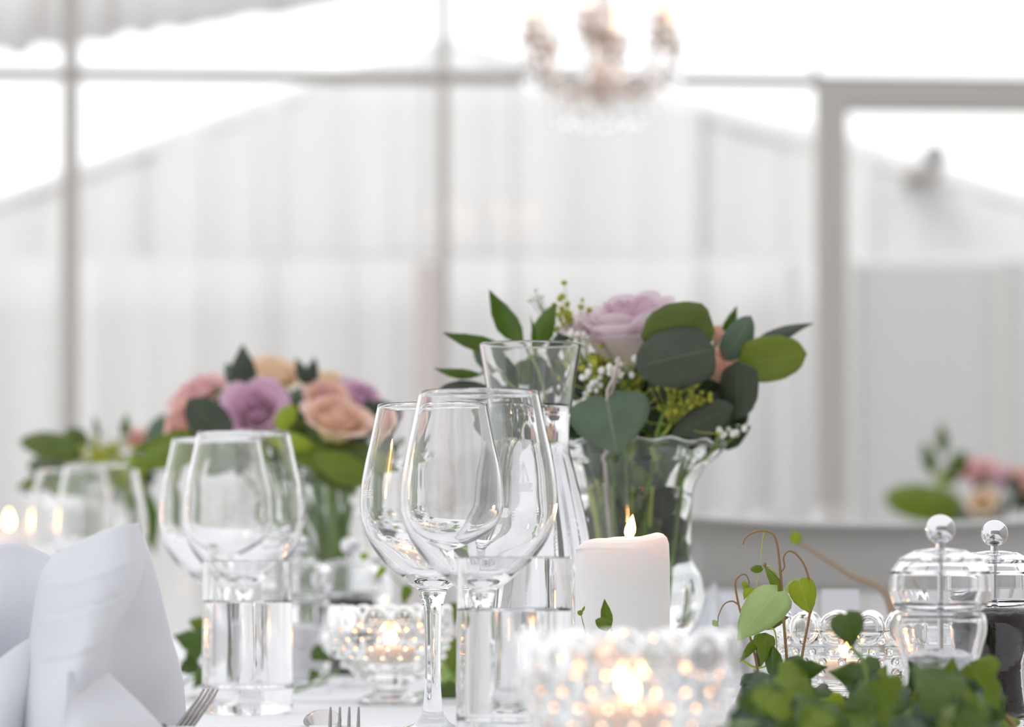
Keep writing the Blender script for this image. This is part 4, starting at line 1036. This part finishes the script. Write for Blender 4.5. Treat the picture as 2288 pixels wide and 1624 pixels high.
sprig('leaf_sprig', 'far blurred sprig of upright leaves right above the chair rail', VI4(-.02), [px(2150, 1130, D5), px(2110, 1075, D5)],
      [((2108, 1020), (2102, 943), 30, L_DARK, 'lance', dict(d=D5)), ((2088, 1066), (2062, 984), 34, L_DARK, 'lance', dict(d=D5)), ((2116, 1082), (2156, 1006), 44, L_DARK, 'oval', dict(d=D5)), ((2110, 1090), (2098, 1055), 28, L_LIME, 'oval', dict(d=D5)),
       ((2150, 1140), (1974, 1110), 84, L_IVYM, 'round', dict(d=D5 - .05, roll=.1)), ((2175, 1160), (2100, 1150), 66, L_DEEP, 'oval', dict(d=D5 - .03))])
sprig('leaf_sprig', 'far dark leaves among the pink roses above the chair rail', VI4(.01), [px(2210, 1120, D5)],
      [((2172, 1150), (2203, 1046), 36, L_EUCD, 'lance', dict(d=D5 - .06)), ((2275, 1120), (2256, 1050), 34, L_EUCD, 'lance', dict(d=D5 - .06)), ((2200, 1160), (2250, 1110), 50, L_EUCD, 'oval', dict(d=D5 - .06)), ((2250, 1170), (2150, 1150), 50, L_DEEP, 'oval', dict(d=D5)), ((2260, 1150), (2310, 1100), 40, L_DEEP, 'oval', dict(d=D5))])
rose('far pink rose above the chair rail', px(2185, 1062, D5), .034, (-.1, -.5, .8), 2.2, 'pin', P_PINK, P_LILAC, VI4(0), group='roses of the far table')
rose('far pink rose right of the first, above the chair rail', px(2232, 1072, D5 + .05), .03, (.1, -.5, .8), 3.2, 'lil', P_LILAC, P_LILAC, VI4(.01), group='roses of the far table')
rose('far orange rose cut by the right edge of the picture', px(2284, 1082, D5), .03, (.3, -.5, .7), 5.2, 'cor', P_CORAL, P_CORAL, VI4(.02), group='roses of the far table')
rose('far cream rose low among the dark leaves', px(2195, 1125, D5 - .08), .022, (-.1, -.8, .4), 6.2, 'pea', P_PEACH, P_PEACH, VI4(.004), group='roses of the far table')
gf = make_wine('far wine glass on the far table left of the leaves', Vector((px(1862, 0, 5.5).x, 5.5, .753)))
gf['group'] = 'far table glasses'
for x, lb in ((1635, 'far wine glass right of the vase, barely visible over the chair rail'), (1722, 'far wine glass in the middle of the row above the chair rail')):
    dup(gf, Vector((px(x, 0, 5.62).x, 5.62, .753)), lb, .3, 'far table glasses')
for x in (1590, 1770):
    b = Vector((px(x, 0, 5.55).x, 5.55, .753)); t = thing('napkin', {1590: 'far white napkin just right of the middle vase', 1770: 'far white napkin between the far wine glasses'}[x], 'napkin', b)
    V, Fs = lathe_data([(.04, 0), (.034, .06), (.02, .12), (0, .16)], 16); o = mesh('folded_cloth', V, Fs, LINEN, t); o.modifiers.new('s', 'SOLIDIFY').thickness = .002

# ================================================================== IVY
D = 2.10
iv = thing('ivy_sprig', 'fresh ivy shoots with thin curling tendrils in front of the chair rail', 'ivy', on_table(1735, 2.08))
def tend(pts, r, mat, d=D, d2=None, par=iv, name='tendril'):
    d2 = d2 or d; n = len(pts)
    stem(par, [px(x, y, d + (d2 - d) * i / (n - 1)) for i, (x, y) in enumerate(pts)], r, mat, name, n * 5, .55)
tend([(1760, 1600), (1758, 1480), (1752, 1400), (1746, 1310), (1739, 1235), (1730, 1198), (1710, 1186), (1682, 1190), (1664, 1203), (1660, 1216)], .0011, STEMB)
tend([(1708, 1187), (1703, 1215), (1700, 1258)], .0005, STEMY)
tend([(1780, 1600), (1790, 1480), (1806, 1390), (1813, 1330), (1801, 1272), (1781, 1240), (1763, 1231), (1751, 1245), (1753, 1266), (1745, 1279)], .0010, STEMB)
tend([(1700, 1560), (1690, 1482), (1675, 1420), (1656, 1372), (1646, 1330), (1643, 1302), (1652, 1287), (1665, 1283), (1673, 1297), (1673, 1312)], .0009, STEMB)
tend([(1652, 1352), (1636, 1343), (1618, 1350), (1606, 1374), (1604, 1390)], .0006, STEMB)
tend([(1738, 1285), (1720, 1266), (1700, 1272), (1690, 1310), (1685, 1345)], .0005, STEMY)
tend([(1712, 1402), (1730, 1408), (1735, 1440), (1738, 1500)], .0007, STEMY)
tend([(1651, 1470), (1680, 1488), (1706, 1490), (1730, 1470)], .0009, STEMY)
leaf(iv, (1738, 1322), (1647, 1432), 96, L_PALE, 'heart', d=2.07, roll=.35, curl=.06, d2=2.05, nl=16)
leaf(iv, (1748, 1332), (1706, 1262), 26, L_IVYM, 'lance', d=2.10, roll=.3); leaf(iv, (1706, 1270), (1676, 1272), 18, L_IVYM, 'oval', d=2.10)
V, Fs = ball_data(px(1708, 1261, 2.10), .0014, 8, 6); mesh('bud', V, Fs, STEMB, iv, world=True)
leaf(iv, (1786, 1300), (1812, 1372), 62, L_LIME, 'heart', d=2.10, roll=.2, nl=16); leaf(iv, (1800, 1300), (1753, 1320), 34, L_PALE, 'oval', d=2.11)
leaf(iv, (1675, 1312), (1662, 1340), 30, L_LIME, 'ivy', d=2.10, roll=.3, nl=16); leaf(iv, (1668, 1300), (1660, 1310), 14, L_LIME, 'oval', d=2.10)
leaf(iv, (1690, 1402), (1764, 1378), 36, L_EUCG, 'lance', d=2.11, roll=-.4); leaf(iv, (1604, 1388), (1592, 1398), 20, L_PALE, 'lance', d=2.1)
leaf(iv, (1710, 1420), (1700, 1490), 54, L_IVYM, 'ivy', d=2.09, roll=-.3, nl=16); leaf(iv, (1698, 1420), (1652, 1480), 22, L_IVYM, 'lance', d=2.1)
leaf(iv, (1728, 1440), (1735, 1530), 44, L_IVY, 'lance', d=2.09, roll=.5); leaf(iv, (1706, 1430), (1692, 1500), 40, L_IVYB, 'ivy', d=2.11, nl=16)
# the garland: a bed of ivy leaves on the cloth
ga = thing('ivy_garland', 'dense dark green ivy garland along the bottom right of the table', 'ivy', on_table(1950, 1.86))
gr = random.Random(5)
def gtop(x):
    P = [(1600, 1640), (1645, 1500), (1700, 1490), (1760, 1478), (1850, 1500), (1900, 1490), (1980, 1480), (2030, 1560), (2060, 1520), (2100, 1470), (2180, 1475), (2220, 1500), (2250, 1590), (2330, 1640)]
    for (a, ya), (b, yb) in zip(P, P[1:]):
        if a <= x <= b: return ya + (yb - ya) * (x - a) / (b - a)
    return 1640
for k in range(5):
    x = 1660 + k * 130
    stem(ga, [on_table(x - 60, 1.9) + Vector((0, 0, .003)), px(x, 1630, 1.86), px(x + 40, 1580, 1.82), px(x + 110, 1650, 1.80)], .0016, STEMB, 'vine', 16, .2)
for i in range(150):
    x = gr.uniform(1630, 2270); t_ = gtop(x); d = gr.uniform(1.56, 1.95)
    y = t_ + 25 + gr.random() ** .8 * 170
    s = gr.uniform(80, 135); a = gr.uniform(-2.5, -.6) if gr.random() < .4 else gr.uniform(.4, 2.8)
    x2, y2 = x + s * .85 * math.cos(a), y + s * .85 * math.sin(a)
    if y2 < t_ or x2 < 1645 or x < 1640: continue
    lim = 1280 + 735 / d; y = min(y, lim); y2 = min(y2, lim)
    if abs(y2 - y) + abs(x2 - x) < 40: continue
    mt = gr.choice([L_IVY, L_IVY, L_IVYB, L_IVYM, L_IVYM, L_IVYB])
    leaf(ga, (x, y), (x2, y2), s, mt, 'ivy', d=d, d2=d + gr.uniform(-.03, .03), roll=gr.uniform(-.8, .8), fold=.2, curl=gr.uniform(.02, .12), nl=14, nw=6, wave=.04)
for (b, tp, wd, mt, d) in [((1960, 1520), (1850, 1500), 110, L_IVY, 1.82), ((1940, 1590), (1980, 1484), 120, L_IVYM, 1.80), ((2110, 1590), (2130, 1466), 130, L_IVYM, 1.78), ((2060, 1620), (2050, 1520), 90, L_IVYM, 1.80), ((2190, 1590), (2225, 1500), 90, L_IVY, 1.80),
                           ((2170, 1490), (2235, 1590), 120, L_IVYM, 1.76), ((1800, 1500), (1690, 1540), 90, L_IVYB, 1.9), ((1850, 1590), (1760, 1530), 100, L_IVY, 1.84), ((1700, 1510), (1690, 1610), 90, L_IVYB, 1.92), ((1880, 1580), (1800, 1575), 70, L_LIME, 1.80),
                           ((1770, 1500), (1850, 1490), 70, L_IVY, 1.88), ((2010, 1600), (1930, 1560), 100, L_IVY, 1.76), ((2080, 1560), (2140, 1620), 110, L_IVYM, 1.76)]:
    leaf(ga, b, tp, wd, mt, 'ivy', d=d, roll=gr.uniform(-.4, .4), fold=.15, curl=.06, nl=16, nw=6, wave=.03)
hl = sprig('ivy_sprig', 'blurred heart-shaped ivy leaf in front of the beaded candle holder', on_table(1960, 1.72), [px(1935, 1500, 1.74), px(1895, 1440, 1.74)],
      [((1888, 1372), (1905, 1446), 78, L_IVY, 'heart', dict(d=1.74, roll=.2))], 'ivy')
stem(hl, [px(1895, 1440, 1.745), px(1880, 1400, 1.75), px(1880, 1374, 1.745)], .0008, STEMG)
# small shoots elsewhere
s1 = thing('ivy_sprig', 'small ivy leaf and sprout in front of the pillar candle', 'ivy', on_table(1360, 2.03))
tend([(1368, 1640), (1370, 1480), (1366, 1405)], .0008, STEMG, 2.0, par=s1, name='stem'); tend([(1340, 1640), (1315, 1450), (1300, 1380), (1297, 1362)], .0004, STEMG, 2.02, par=s1, name='stem')
leaf(s1, (1366, 1404), (1351, 1338), 30, L_IVYM, 'lance', d=2.0, roll=.4, curl=-.1); leaf(s1, (1366, 1402), (1330, 1385), 28, L_IVYM, 'oval', d=2.0); leaf(s1, (1302, 1372), (1290, 1366), 12, L_LIME, 'oval', d=2.02); leaf(s1, (1300, 1368), (1307, 1353), 6, L_LIME, 'lance', d=2.02)
def ground_ivy(label, x, d, leaves):
    t = thing('ivy_sprig', label, 'ivy', on_table(x, d)); b = on_table(x, d)
    stem(t, [b + Vector((-.03, 0, .002)), b + Vector((0, 0, .012)), b + Vector((.02, 0, .03))], .0012, STEMG)
    for L in leaves: leaf(t, L[0], L[1], L[2], L[3], 'ivy', d=d + L[4], nl=16, roll=L[5])
ground_ivy('dark ivy leaves between the napkin and the second tumbler', 420, 2.75, [((455, 1440), (385, 1420), 80, L_IVY, 0, .2), ((440, 1480), (395, 1500), 66, L_IVY, .02, -.3), ((455, 1400), (420, 1385), 50, L_IVYM, .02, .1), ((465, 1500), (430, 1540), 50, L_IVY, 0, .3)])
ground_ivy('green ivy leaves right behind the clear wine glass stem', 985, 2.62, [((1010, 1560), (925, 1575), 84, L_IVY, 0, .2), ((1015, 1480), (990, 1575), 80, L_PALE, .03, -.3), ((1005, 1430), (1020, 1520), 60, L_IVYM, .02, .4), ((1012, 1350), (1018, 1400), 36, L_IVYM, 0, .1), ((990, 1540), (1040, 1580), 60, L_IVY, -.02, 0)])
ground_ivy('small dark ivy leaf under the blurred mills', 725, 2.75, [((700, 1455), (748, 1478), 40, L_IVY, 0, .2), ((705, 1500), (690, 1530), 26, L_IVY, 0, .2)])
sp_ = thing('ivy_sprig', 'lime green shoot rising behind the footed candle holder', 'ivy', on_table(880, 2.75))
tend([(885, 1560), (892, 1440), (905, 1360), (903, 1320), (880, 1290), (850, 1268)], .0008, STEMG, 2.72, par=sp_, name='stem')
leaf(sp_, (912, 1310), (900, 1350), 24, L_IVYM, 'heart', d=2.70); leaf(sp_, (862, 1262), (838, 1295), 18, L_LIME, 'lance', d=2.72); leaf(sp_, (820, 1236), (806, 1250), 18, L_LIME, 'oval', d=2.74)
tend([(850, 1268), (825, 1240)], .0006, STEMG, 2.72, par=sp_, name='stem')
tw = thing('twig', 'blurred brown twig with a yellow bud leaning before the grey chair', 'twig', on_table(2010, 2.5))
stem(tw, [on_table(2010, 2.5), px(2000, 1420, 2.5), px(1975, 1322, 2.5), px(1900, 1285, 2.5), px(1830, 1240, 2.5), px(1782, 1212, 2.5)], .0042, mk('dry_twig', (.38, .30, .22), .8), 'stem', 24, .6)
leaf(tw, (1785, 1218), (1772, 1186), 26, L_LIME, 'oval', d=2.5, name='bud')
print('objects', len(bpy.data.objects), 'tris', sum(len(o.data.loops) - 2 * len(o.data.polygons) for o in bpy.data.objects if o.type == 'MESH'))
